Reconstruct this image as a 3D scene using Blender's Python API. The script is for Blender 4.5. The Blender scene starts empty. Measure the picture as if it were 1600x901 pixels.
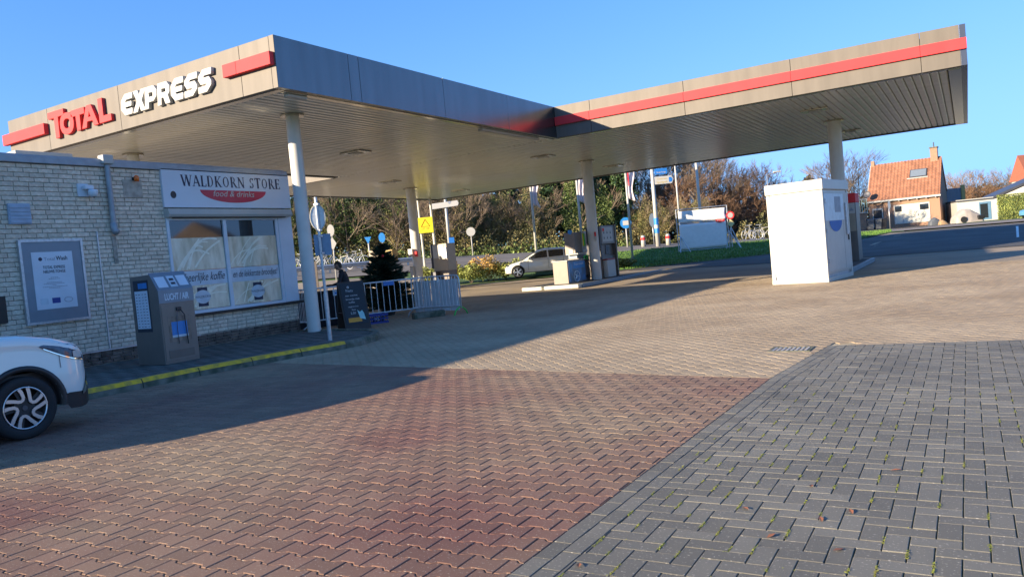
import bpy, bmesh, math, random
import numpy as np
from mathutils import Vector, Matrix
random.seed(7); rng = np.random.default_rng(7)
PI = math.pi; rad = math.radians
S = bpy.context.scene
COL = S.collection
# ================================================================== camera
CAMZ = 1.46
RV = Vector((0.856035, 0.508521, -0.092797)); UV = Vector((0.058573, 0.082941, 0.994832)); FV = Vector((-0.513589, 0.857046, -0.041215))
FPX = 1200.66
cam = bpy.data.objects.new('camera', bpy.data.cameras.new('camera')); COL.objects.link(cam)
cam.matrix_world = Matrix(((RV.x, UV.x, -FV.x, 0), (RV.y, UV.y, -FV.y, 0), (RV.z, UV.z, -FV.z, CAMZ), (0, 0, 0, 1)))
cam.data.sensor_width = 36; cam.data.lens = FPX/1600*36; cam.data.clip_end = 3000; cam.data.clip_start = .05
S.camera = cam
# ================================================================== light
SUN = Vector((1.95, 3.15, -1.0)).normalized()          # the way the light travels
EL = math.asin(-SUN.z); AZ = math.atan2(-SUN.x, -SUN.y)
w = bpy.data.worlds.new('World'); S.world = w; w.use_nodes = True
nt = w.node_tree; bg = nt.nodes['Background']
sky = nt.nodes.new('ShaderNodeTexSky'); sky.sky_type = 'NISHITA'; sky.sun_disc = False
sky.sun_elevation = EL; sky.sun_rotation = AZ; sky.air_density = 1.0; sky.dust_density = 0.15; sky.ozone_density = 3.0
hsv = nt.nodes.new('ShaderNodeHueSaturation'); hsv.inputs['Saturation'].default_value = 1.2
nt.links.new(sky.outputs[0], hsv.inputs['Color'])
# soft shoulder per channel, the same in every direction: cap * (1 - exp(-c/cap))
def vm(op, a, b):
    n = nt.nodes.new('ShaderNodeVectorMath'); n.operation = op
    for i, v in enumerate((a, b)):
        if isinstance(v, tuple): n.inputs[i].default_value = v
        else: nt.links.new(v, n.inputs[i])
    return n.outputs[0]
CAP_ = (1.05, 2.25, 5.8); q = vm('DIVIDE', vm('MULTIPLY', hsv.outputs[0], (.88, .93, 1.08)), CAP_); sp_ = nt.nodes.new('ShaderNodeSeparateXYZ'); cb_ = nt.nodes.new('ShaderNodeCombineXYZ'); nt.links.new(q, sp_.inputs[0])
for i in range(3):
    ng = nt.nodes.new('ShaderNodeMath'); ng.operation = 'MULTIPLY'; ng.inputs[1].default_value = -1; nt.links.new(sp_.outputs[i], ng.inputs[0])
    ex = nt.nodes.new('ShaderNodeMath'); ex.operation = 'EXPONENT'; nt.links.new(ng.outputs[0], ex.inputs[0])
    sb_ = nt.nodes.new('ShaderNodeMath'); sb_.operation = 'SUBTRACT'; sb_.inputs[0].default_value = 1; nt.links.new(ex.outputs[0], sb_.inputs[1]); nt.links.new(sb_.outputs[0], cb_.inputs[i])
nt.links.new(vm('MULTIPLY', cb_.outputs[0], CAP_), bg.inputs[0]); bg.inputs[1].default_value = 0.16
sl = bpy.data.lights.new('sun', 'SUN'); sl.energy = 5.0; sl.angle = rad(0.5); sl.color = (1, .83, .60)
so = bpy.data.objects.new('sun', sl); COL.objects.link(so); so.rotation_euler = SUN.to_track_quat('-Z', 'Y').to_euler(); so.location = (-20, -30, 20)
S.view_settings.view_transform = 'Standard'; S.view_settings.look = 'None'; S.view_settings.gamma = 1
S.view_settings.exposure = 1.3
# ================================================================== helpers
def at(px, py, D):
    """a point D metres deep seen at pixel (px,py) of the 1600 px photograph"""
    return Vector((0, 0, CAMZ)) + (FV + RV*((px-800)/FPX) - UV*((py-450.5)/FPX))*D
def azof(px): return rad(31.0) - math.atan((px-800)/FPX)
HX = [-2000, 350, 480, 700, 850, 1029, 1180, 1410, 1700, 3000]; HY = [2.2, 2.2, 2.2, 1.9, 1.6, 1.35, 1.0, .7, .6, .6]
SX = [0, 33, 40, 44, 48, 54, 60, 1e5]; SY = [0, 0, .12, .2, .35, .75, 1, 1]
def gz(x, y):
    """height of the ground"""
    r = math.hypot(x, y)
    if r < 33: return 0.0
    a = math.atan2(-x, y)
    d = rad(31.0) - a
    px = 800 + FPX*math.tan(max(-1.2, min(1.2, d)))
    return float(np.interp(px, HX, HY)*np.interp(r, SX, SY))
def gp(px, py, D, dz=0):
    p = at(px, py, D); p.z = gz(p.x, p.y)+dz; return p
def cam_px(p):
    v = Vector(p)-Vector((0, 0, CAMZ)); d = v.dot(FV)
    if d < .1: return (-9e3, -9e3)
    return (800+FPX*v.dot(RV)/d, 450.5-FPX*v.dot(UV)/d)

def mat(name, col, rough=.6, metal=0.0, var=.08, vs=6.0, bump=0.0, bs=60.0, col2=None, piece=0.0, emit=None, spec=.5, vdetail=4, stretch=None, coat=0, world=False, speck=0):
    m = bpy.data.materials.new(name); m.use_nodes = True; n = m.node_tree; b = n.nodes['Principled BSDF']; L = n.links
    b.inputs['Roughness'].default_value = rough; b.inputs['Metallic'].default_value = metal; b.inputs['Specular IOR Level'].default_value = spec
    b.inputs['Coat Weight'].default_value = coat
    tc = n.nodes.new('ShaderNodeTexCoord'); mp = n.nodes.new('ShaderNodeMapping'); ge = n.nodes.new('ShaderNodeNewGeometry'); L.new(ge.outputs['Position'] if world else tc.outputs['Object'], mp.inputs[0])
    if stretch: mp.inputs['Scale'].default_value = stretch
    c1 = tuple(min(1, c*(1+var)) for c in col); c2 = col2 if col2 else tuple(c*(1-var) for c in col)
    mix = n.nodes.new('ShaderNodeMix'); mix.data_type = 'RGBA'
    mix.inputs[6].default_value = (*c1, 1); mix.inputs[7].default_value = (*c2, 1)
    no = n.nodes.new('ShaderNodeTexNoise'); no.inputs['Scale'].default_value = vs; no.inputs['Detail'].default_value = vdetail; L.new(mp.outputs[0], no.inputs['Vector'])
    rp = n.nodes.new('ShaderNodeMapRange'); rp.inputs[1].default_value = .35; rp.inputs[2].default_value = .65; L.new(no.outputs[0], rp.inputs[0]); L.new(rp.outputs[0], mix.inputs[0])
    out = mix.outputs[2]
    if piece:
        at_ = n.nodes.new('ShaderNodeAttribute'); at_.attribute_name = 'rnd'; oi = n.nodes.new('ShaderNodeObjectInfo')
        ad = n.nodes.new('ShaderNodeMath'); ad.operation = 'ADD'; L.new(at_.outputs['Fac'], ad.inputs[0]); L.new(oi.outputs['Random'], ad.inputs[1])
        fr = n.nodes.new('ShaderNodeMath'); fr.operation = 'FRACT'; L.new(ad.outputs[0], fr.inputs[0])
        mr = n.nodes.new('ShaderNodeMapRange'); mr.inputs[3].default_value = 1-piece; mr.inputs[4].default_value = 1+piece; L.new(fr.outputs[0], mr.inputs[0])
        vm = n.nodes.new('ShaderNodeVectorMath'); vm.operation = 'SCALE'; L.new(out, vm.inputs[0]); L.new(mr.outputs[0], vm.inputs['Scale']); out = vm.outputs[0]
    if speck:
        sn_ = n.nodes.new('ShaderNodeTexNoise'); sn_.inputs['Scale'].default_value = 70; sn_.inputs['Detail'].default_value = 2; L.new(mp.outputs[0], sn_.inputs['Vector'])
        sr = n.nodes.new('ShaderNodeMapRange'); sr.inputs[1].default_value = .62; sr.inputs[2].default_value = .70; sr.inputs[3].default_value = 0; sr.inputs[4].default_value = speck; L.new(sn_.outputs[0], sr.inputs[0])
        sm = n.nodes.new('ShaderNodeMix'); sm.data_type = 'RGBA'; sm.inputs[7].default_value = (.5,.46,.38,1); L.new(sr.outputs[0], sm.inputs[0]); L.new(out, sm.inputs[6]); out = sm.outputs[2]
    L.new(out, b.inputs['Base Color'])
    if bump:
        nb = n.nodes.new('ShaderNodeTexNoise'); nb.inputs['Scale'].default_value = bs; nb.inputs['Detail'].default_value = 5; L.new(mp.outputs[0], nb.inputs['Vector'])
        bp = n.nodes.new('ShaderNodeBump'); bp.inputs['Strength'].default_value = bump; bp.inputs['Distance'].default_value = .01; L.new(nb.outputs[0], bp.inputs['Height']); L.new(bp.outputs[0], b.inputs['Normal'])
    if emit: b.inputs['Emission Color'].default_value = (*emit[0], 1); b.inputs['Emission Strength'].default_value = emit[1]
    return m

class MB:
    def __init__(s): s.v = []; s.f = []
    def add(s, vs, fs):
        o = len(s.v); s.v += [tuple(p) for p in vs]; s.f += [tuple(i+o for i in f) for f in fs]; return s
    def box(s, x0, x1, y0, y1, z0, z1):
        if x0 > x1: x0, x1 = x1, x0
        if y0 > y1: y0, y1 = y1, y0
        if z0 > z1: z0, z1 = z1, z0
        return s.add([(x0,y0,z0),(x1,y0,z0),(x1,y1,z0),(x0,y1,z0),(x0,y0,z1),(x1,y0,z1),(x1,y1,z1),(x0,y1,z1)],
                     [(0,3,2,1),(4,5,6,7),(0,1,5,4),(1,2,6,5),(2,3,7,6),(3,0,4,7)])
    def quad(s, a, b, c, d): return s.add([a,b,c,d], [(0,1,2,3)])
    def tube(s, p, q, r, r2=None, n=10, cap=True):
        p = Vector(p); q = Vector(q); r2 = r if r2 is None else r2
        d = (q-p).normalized(); a = d.orthogonal().normalized(); b = d.cross(a)
        vs = [p+(a*math.cos(2*PI*i/n)+b*math.sin(2*PI*i/n))*r for i in range(n)]+[q+(a*math.cos(2*PI*i/n)+b*math.sin(2*PI*i/n))*r2 for i in range(n)]
        fs = [(i,(i+1)%n,n+(i+1)%n,n+i) for i in range(n)]
        if cap: fs += [tuple(range(n-1,-1,-1)), tuple(range(n,2*n))]
        return s.add(vs, fs)
    def path(s, pts, r, n=8, closed=False):
        pts = [Vector(p) for p in pts]; m = len(pts); rings = []
        for i, p in enumerate(pts):
            if closed: d = pts[(i+1)%m]-pts[i-1]
            else: d = pts[min(i+1,m-1)]-pts[max(i-1,0)]
            d.normalize()
            if i == 0: a = d.orthogonal().normalized()
            else: a = (a-d*a.dot(d)).normalized()
            b = d.cross(a); rr = r[i] if isinstance(r, (list, tuple)) else r
            rings.append([p+(a*math.cos(2*PI*k/n)+b*math.sin(2*PI*k/n))*rr for k in range(n)])
        vs = [v for rg in rings for v in rg]; fs = []
        for i in range(m if closed else m-1):
            j = (i+1)%m
            for k in range(n): fs.append((i*n+k, i*n+(k+1)%n, j*n+(k+1)%n, j*n+k))
        if not closed: fs += [tuple(range(n-1,-1,-1)), tuple((m-1)*n+k for k in range(n))]
        return s.add(vs, fs)
    def prism(s, pts, d):
        """polygon pts (3D, ordered) pushed along vector d"""
        n = len(pts); d = Vector(d); pts = [Vector(p) for p in pts]
        return s.add(pts+[p+d for p in pts], [tuple(range(n-1,-1,-1)), tuple(range(n,2*n))]+[(i,(i+1)%n,n+(i+1)%n,n+i) for i in range(n)])
    def lathe(s, prof, n=24, c=(0,0,0)):
        vs = []; fs = []
        for r, z in prof:
            for k in range(n): vs.append((c[0]+r*math.cos(2*PI*k/n), c[1]+r*math.sin(2*PI*k/n), c[2]+z))
        for i in range(len(prof)-1):
            for k in range(n): fs.append((i*n+k, i*n+(k+1)%n, (i+1)*n+(k+1)%n, (i+1)*n+k))
        return s.add(vs, fs)
    def xf(s, M): s.v = [tuple(M@Vector(p)) for p in s.v]; return s
    def build(s, name, m, parent=None, smooth=False, bevel=0, loc=None, fix=True):
        me = bpy.data.meshes.new(name); me.from_pydata(s.v, [], s.f)
        if fix:
            bm = bmesh.new(); bm.from_mesh(me); bmesh.ops.recalc_face_normals(bm, faces=bm.faces); bm.to_mesh(me); bm.free()
        me.materials.append(m)
        if smooth: me.shade_smooth()
        o = bpy.data.objects.new(name, me); COL.objects.link(o)
        if loc: o.location = loc
        if parent: o.parent = parent
        if bevel:
            bv = o.modifiers.new('bevel', 'BEVEL'); bv.width = bevel; bv.segments = 2; bv.limit_method = 'ANGLE'; bv.angle_limit = rad(40)
        return o
def tag(o, label=None, cat=None, group=None, kind=None):
    if label: o['label'] = label
    if cat: o['category'] = cat
    if group: o['group'] = group
    if kind: o['kind'] = kind
    return o
def thing(name, label, cat, loc=(0,0,0), rz=0, group=None):
    o = bpy.data.objects.new(name, None); COL.objects.link(o); o.location = loc; o.rotation_euler = (0,0,rz); o.empty_display_size = .2
    return tag(o, label, cat, group)
def kids(o): return [c for c in COL.objects if c.parent == o]
def copy_tree(o, parent=None, loc=None, rz=None, label=None, sc=None):
    c = o.copy(); COL.objects.link(c); c.parent = parent
    for ch in [k for k in o.children]: copy_tree(ch, c)
    if loc is not None: c.location = loc
    if rz is not None: c.rotation_euler.z = rz
    if sc is not None: c.scale = sc if hasattr(sc, '__len__') else (sc, sc, sc)
    if label: c['label'] = label
    return c
ORD = ['first','second','third','fourth','fifth','sixth','seventh','eighth','ninth','tenth','eleventh','twelfth','thirteenth','fourteenth','fifteenth','sixteenth','seventeenth','eighteenth','nineteenth','twentieth','twenty-first','twenty-second','twenty-third','twenty-fourth','twenty-fifth','twenty-sixth','twenty-seventh','twenty-eighth','twenty-ninth','thirtieth']
def frame(right, up, o):
    right = Vector(right).normalized(); up = Vector(up).normalized(); n = right.cross(up)
    M = Matrix((right, up, n)).transposed().to_4x4(); M.translation = Vector(o); return M
def curve_mesh(cu, name, M, m, parent):
    ob = bpy.data.objects.new('tmp', cu); COL.objects.link(ob)
    dg = bpy.context.evaluated_depsgraph_get(); me = bpy.data.meshes.new_from_object(ob.evaluated_get(dg))
    COL.objects.unlink(ob); bpy.data.objects.remove(ob)
    me.transform(M); me.name = name; me.materials.clear(); me.materials.append(m)
    o = bpy.data.objects.new(name, me); COL.objects.link(o)
    if parent: o.parent = parent
    return o
def text(s, size, M, m, name='lettering', parent=None, ext=.002, shear=0, off=0, align='LEFT', width=None, sp=1):
    cu = bpy.data.curves.new('t', 'FONT'); cu.body = s; cu.size = size; cu.extrude = ext; cu.shear = shear; cu.offset = off; cu.align_x = align; cu.space_character = sp; cu.resolution_u = 3
    o = curve_mesh(cu, name, Matrix.Identity(4), m, parent)
    if width:
        xs = [v.co.x for v in o.data.vertices]; k = width/(max(xs)-min(xs)); x0 = min(xs)
        for v in o.data.vertices: v.co.x = (v.co.x-x0)*k
    o.data.transform(M); return o
def shape(polys, M, m, name, parent, ext=.05, bev=0):
    """filled outlines (holes allowed) as one solid"""
    cu = bpy.data.curves.new('s', 'CURVE'); cu.dimensions = '2D'; cu.fill_mode = 'BOTH'; cu.extrude = ext; cu.bevel_depth = bev
    for p in polys:
        sp = cu.splines.new('POLY'); sp.points.add(len(p)-1); sp.use_cyclic_u = True
        for i, q in enumerate(p): sp.points[i].co = (q[0], q[1], 0, 1)
    return curve_mesh(cu, name, M, m, parent)
def arr_mesh(name, V, faces_by_n, m, rnd=None, parent=None):
    """V (N,3); faces_by_n: list of (F,k) arrays"""
    me = bpy.data.meshes.new(name); me.vertices.add(len(V)); me.vertices.foreach_set('co', np.asarray(V, np.float32).ravel())
    tot = np.concatenate([np.full(len(f), f.shape[1]) for f in faces_by_n]); idx = np.concatenate([f.ravel() for f in faces_by_n])
    st = np.concatenate([[0], np.cumsum(tot)[:-1]])
    me.loops.add(len(idx)); me.loops.foreach_set('vertex_index', idx.astype(np.int32))
    me.polygons.add(len(tot)); me.polygons.foreach_set('loop_start', st.astype(np.int32)); me.polygons.foreach_set('loop_total', tot.astype(np.int32))
    if rnd is not None:
        a = me.attributes.new('rnd', 'FLOAT', 'FACE'); a.data.foreach_set('value', np.asarray(rnd, np.float32))
    me.update(calc_edges=True); me.validate(); me.shade_flat(); me.materials.append(m)
    o = bpy.data.objects.new(name, me); COL.objects.link(o)
    if parent: o.parent = parent
    return o
# ================================================================== materials
m_white = mat('white_paint', (.50,.485,.44), .4, var=.03)
m_offw = mat('off_white_panel', (.46,.45,.41), .45, var=.04, vs=3)
m_bluewh = mat('pale_painted_board', (.62,.68,.74), .5, var=.04, vs=3)
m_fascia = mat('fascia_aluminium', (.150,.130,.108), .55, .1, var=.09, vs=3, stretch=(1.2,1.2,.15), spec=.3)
m_fascia_shaded = mat('fascia_aluminium_shaded', (.15,.152,.155), .25, .85, var=.08, vs=3, stretch=(1.2,1.2,.15))  # same metal as the front; the side's shade and sky tint put into its colour
m_soffit = mat('soffit_metal', (.70,.665,.58), .27, .35, var=.05, vs=1.5)
m_seam = mat('seam_dark', (.05,.045,.04), .8)
m_red = mat('red_stripe_plastic', (.72,.05,.055), .6, var=.05, vs=2, spec=.18)
m_redl = mat('red_letter_plastic', (.72,.06,.06), .6, var=.03, spec=.18)
m_col = mat('column_paint', (.62,.60,.55), .42, var=.05, vs=3)
m_steel = mat('galvanised_steel', (.48,.50,.52), .42, .7, var=.12, vs=20)
m_dsteel = mat('dark_steel', (.09,.09,.10), .45, .5)
m_black = mat('black_plastic', (.018,.018,.02), .45)
m_rubber = mat('tyre_rubber', (.018,.018,.02), .8, bump=.2, bs=60)
m_glass = mat('dark_glass', (.02,.025,.03), .04, 0, spec=1.0, var=.01)
m_pump = mat('pump_beige', (.34,.285,.21), .45, .1, var=.04)
m_taupe = mat('taupe_metal', (.20,.17,.145), .42, .25, var=.05, vs=4)
m_taupe2 = mat('brown_grey_metal', (.15,.125,.105), .45, .2, var=.05, vs=4)
m_greybl = mat('blue_grey_panel', (.20,.24,.28), .42, .2, var=.04)
m_blue = mat('sign_blue', (.02,.16,.50), .4)
m_lblue = mat('print_blue', (.03,.22,.55), .4)
m_navy = mat('navy_ink', (.012,.02,.06), .5)
m_ink = mat('dark_ink', (.03,.035,.05), .5)
m_grey_ink = mat('grey_ink', (.25,.28,.33), .5)
m_yellow = mat('yellow_sign', (.70,.64,.03), .5, var=.03)
m_yel_paint = mat('yellow_kerb_paint', (.80,.46,.02), .75, var=.05, vs=9, col2=(.45,.29,.05), bump=.3)
m_kerb = mat('kerb_concrete', (.16,.15,.12), .9, var=.25, vs=5, col2=(.07,.08,.05), bump=.5, bs=90)
m_kerbw = mat('island_end_concrete', (.55,.53,.47), .8, var=.15, vs=8, bump=.3)
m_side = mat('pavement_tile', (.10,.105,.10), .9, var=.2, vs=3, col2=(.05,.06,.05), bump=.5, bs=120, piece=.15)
m_brick = mat('cream_brick', (.74,.64,.51), .85, var=.06, vs=14, bump=.6, bs=70, piece=.13, col2=(.62,.52,.40))
m_mortar = mat('mortar', (.33,.30,.25), .95, var=.3, vs=10, bump=.6)
m_plinth = mat('dark_plinth_brick', (.13,.10,.082), .9, var=.35, vs=6, bump=.6, piece=.3)
m_coping = mat('zinc_coping', (.30,.33,.36), .5, .3, var=.1, vs=6)
m_carw = mat('white_car_paint', (.76,.75,.70), .22, 0, var=.01, coat=1)
m_card = mat('dark_car_paint', (.02,.022,.028), .2, 0, var=.01, coat=1)
m_silver = mat('machined_alloy', (.62,.63,.65), .28, .85, var=.02)
m_chrome = mat('chrome', (.8,.8,.8), .08, 1.0, var=.01)
m_lampg = mat('headlight_glass', (.015,.022,.045), .09, 0, var=.3, vs=14, col2=(.09,.12,.17))
m_orange = mat('orange_lens', (.80,.16,.02), .25, var=.1)
m_skin = mat('skin', (.42,.24,.17), .55)
m_jacket = mat('dark_jacket', (.018,.018,.024), .85, bump=.4, bs=30)
m_hair = mat('dark_hair', (.03,.02,.015), .7)
m_green = mat('green_plastic', (.03,.55,.08), .45)
m_wood = mat('dark_wood', (.035,.025,.02), .6)
m_board = mat('chalk_black', (.012,.016,.022), .55)
m_chalk = mat('chalk', (.5,.5,.5), .9)
m_needle = mat('spruce_needles', (.022,.045,.024), .7, piece=.5)
m_bark = mat('bark', (.10,.075,.05), .9, var=.3, vs=8)
m_twig = mat('bare_twigs', (.22,.165,.115), .9, var=.3, vs=.6)
m_twigr = mat('reddish_twigs', (.215,.125,.072), .9, var=.3, vs=.6)
m_leafd = mat('dark_evergreen_leaf', (.060,.105,.028), .6, piece=.6, var=.3, vs=.5, col2=(.02,.045,.016))
m_leafm = mat('mid_green_leaf', (.13,.175,.04), .6, piece=.5, var=.4, vs=.8, col2=(.08,.11,.03))
m_leafb = mat('autumn_leaf', (.27,.21,.085), .7, piece=.45, var=.2, vs=.6, col2=(.15,.16,.05))
m_leafo = mat('orange_autumn_leaf', (.46,.26,.07), .7, piece=.5, var=.3, vs=.9, col2=(.24,.22,.06))
m_hedge = mat('hedge_leaf', (.21,.24,.06), .65, piece=.5, var=.3, vs=1.2)
m_grass = mat('grass', (.07,.125,.025), .9, var=.4, vs=1.2, col2=(.05,.10,.02), bump=.6, bs=12)
m_sand = mat('joint_sand', (.42,.34,.21), .95, var=.3, vs=3, bump=.5, bs=150)
m_dirtj = mat('mossy_joint_dirt', (.05,.05,.04), .95, var=.3, vs=9, bump=.6, bs=150, col2=(.13,.15,.02))
m_paver_r = mat('red_paver', (.175,.080,.058), .85, var=.0, vs=.42, bump=.45, bs=220, piece=.14, col2=(.265,.185,.115), world=True, speck=.5)
m_paver_g = mat('grey_paver', (.37,.285,.185), .88, var=.05, vs=.5, bump=.45, bs=200, piece=.09, col2=(.29,.215,.135), world=True, speck=.3)
m_paver_b = mat('black_paver', (.172,.160,.128), .8, var=.08, vs=.8, bump=.55, bs=220, piece=.17, col2=(.14,.132,.108), world=True, speck=.6)
m_asph = mat('asphalt', (.075,.073,.07), .9, var=.2, vs=.5, bump=.5, bs=120, col2=(.055,.055,.055))
m_slab = mat('forecourt_surface', (.33,.26,.175), .85, var=.15, vs=.35, bump=.4, bs=60, col2=(.235,.195,.145))
m_road = mat('road_surface', (.17,.15,.13), .9, var=.12, vs=.6, bump=.4, bs=60)
m_tan = mat('footway_tiles', (.24,.20,.16), .9, var=.15, vs=1.5, bump=.3, bs=40)
m_mark = mat('road_marking', (.7,.7,.68), .7, var=.1)
m_soil = mat('soil_edge', (.07,.055,.035), .95, var=.4, vs=2, bump=.8, bs=20)
m_rooft = mat('orange_roof_tile', (.33,.15,.085), .8, var=.15, vs=4, bump=.3, piece=.18)
m_hbrick = mat('house_brick', (.33,.20,.13), .9, var=.2, vs=25, bump=.4, bs=40, col2=(.25,.15,.10))
m_curt = mat('pale_curtain', (.62,.60,.50), .8, var=.12, vs=4, stretch=(6,6,.4))
m_tarp = mat('grey_car_cover', (.38,.33,.29), .8, var=.12, vs=2, bump=.3, bs=6)
m_film = mat('wheat_print', (.80,.72,.56), .35, var=.12, vs=2.8, col2=(.52,.44,.28), stretch=(1,1.6,.5))
m_stalk = mat('wheat_stalk_print', (.88,.84,.68), .4)
m_band = mat('pale_band_print', (.52,.60,.66), .4)
m_bin = mat('grey_bin_plastic', (.10,.11,.12), .5)
m_flag = mat('faded_flag', (.66,.58,.60), .8, var=.1, vs=4)
m_shadeb = mat('blue_steel_kerb', (.16,.21,.25), .5, .3)
# ================================================================== ground
def polar_patch(name, px0, px1, rin, rout, m, off, n=40, k=8):
    V = []; F = []
    for i in range(n+1):
        px = px0+(px1-px0)*i/n; a = azof(px)
        r0 = rin(px) if callable(rin) else rin; r1 = rout(px) if callable(rout) else rout
        for j in range(k+1):
            r = r0+(r1-r0)*j/k; x, y = -math.sin(a)*r, math.cos(a)*r; V.append((x, y, gz(x, y)+off))
    for i in range(n):
        for j in range(k):
            a = i*(k+1)+j; F.append((a, a+1, a+k+2, a+k+1))
    mb = MB(); mb.add(V, F); return tag(mb.build(name, m, smooth=True), kind='structure')
# one sheet to the horizon
V = []; F = []; rs = [0,8,16,24,30,33,36,40,42,44,46,48,50,52,54,57,60,66,75,90,120,200,400,900,2500]; NA = 240
for r in rs:
    for k in range(NA):
        a = 2*PI*k/NA; x, y = -math.sin(a)*r, math.cos(a)*r; V.append((x, y, gz(x, y)-.06))
for i in range(len(rs)-1):
    for k in range(NA): F.append((i*NA+k, i*NA+(k+1)%NA, (i+1)*NA+(k+1)%NA, (i+1)*NA+k))
g = MB(); g.add(V, F); tag(g.build('ground', m_grass, smooth=True), kind='structure')
fr = lambda *a: (lambda px: float(np.interp(px, a[0::2], a[1::2])))
r_edge = fr(-400,50, 640,50, 700,40.5, 850,40, 960,40.5, 1100,43, 1200,45, 1330,50, 1400,59, 3000,60)
polar_patch('forecourt_slab', -700, 3200, 26, r_edge, m_slab, -.012, 80, 14)
polar_patch('access_road', 985, 3200, fr(985,40.2,1100,38,1300,36,3000,36), fr(985,40.3,1130,43.5,1330,49,1400,58,3000,60), m_asph, .004, 40, 10)
polar_patch('verge_edge_soil', 880, 1400, lambda p: r_edge(p)-.15, lambda p: r_edge(p)+.35, m_soil, .008, 40, 1)
polar_patch('grass_verge', 840, 1420, lambda p: r_edge(p)+.3, fr(840,50,1000,56,1400,64), m_grass, .02, 50, 8)
polar_patch('main_road', -400, 1360, fr(-400,50,850,51,1000,54.5,1360,60), fr(-400,64,850,64,1000,66,1360,70), m_road, .03, 60, 6)
polar_patch('forest_floor', -400, 1500, fr(-400,64,850,64.2,1000,66.2,1360,70.2,1500,71), 120, m_soil, .0, 50, 6)
polar_patch('house_footway', 1330, 3000, fr(1330,62,1400,61,3000,60.5), fr(1330,76,3000,76), m_tan, .03, 40, 4)
polar_patch('road_marking_line', 1595, 1599, 44, 54, m_mark, .012, 2, 8)
polar_patch('drive_dark_line', 700, 985, lambda p: 37.9, lambda p: 38.3, m_soil, .002, 30, 1)  # thin dark line laid across the far drive
# ---- pavers
def clip_poly(P, planes):
    for (a, b, c) in planes:
        Q = []
        for i in range(len(P)):
            p, q = P[i], P[(i+1)%len(P)]; dp = a*p[0]+b*p[1]+c; dq = a*q[0]+b*q[1]+c
            if dp >= 0: Q.append(p)
            if dp*dq < 0: t = dp/(dp-dq); Q.append((p[0]+(q[0]-p[0])*t, p[1]+(q[1]-p[1])*t))
        P = Q
        if len(P) < 3: return []
    return P
def inset(P, d):
    n = len(P); out = []
    for i in range(n):
        p0 = Vector(P[i-1]); p = Vector(P[i]); p1 = Vector(P[(i+1)%n])
        e0 = (p-p0); e1 = (p1-p)
        if e0.length < 1e-6 or e1.length < 1e-6: out.append((p.x, p.y)); continue
        e0.normalize(); e1.normalize(); n0 = Vector((-e0.y, e0.x)); n1 = Vector((-e1.y, e1.x)); b = n0+n1
        if b.length < 1e-4: out.append((p.x+n0.x*d, p.y+n0.y*d)); continue
        b.normalize(); k = d/max(.4, b.dot(n0)); out.append((p.x+b.x*k, p.y+b.y*k))
    return out
def slab_vf(P, gap, ch, deep):
    A = inset(P, gap+ch); B = inset(P, gap)
    n = len(P); V = [(x, y, 0) for x, y in A]+[(x, y, -ch*.8) for x, y in B]+[(x, y, -deep) for x, y in B]
    quads = [(i+n, (i+1)%n+n, (i+1)%n, i) for i in range(n)]+[(i+2*n, (i+1)%n+2*n, (i+1)%n+n, i+n) for i in range(n)]
    return V, [tuple(range(n))], quads
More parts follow.
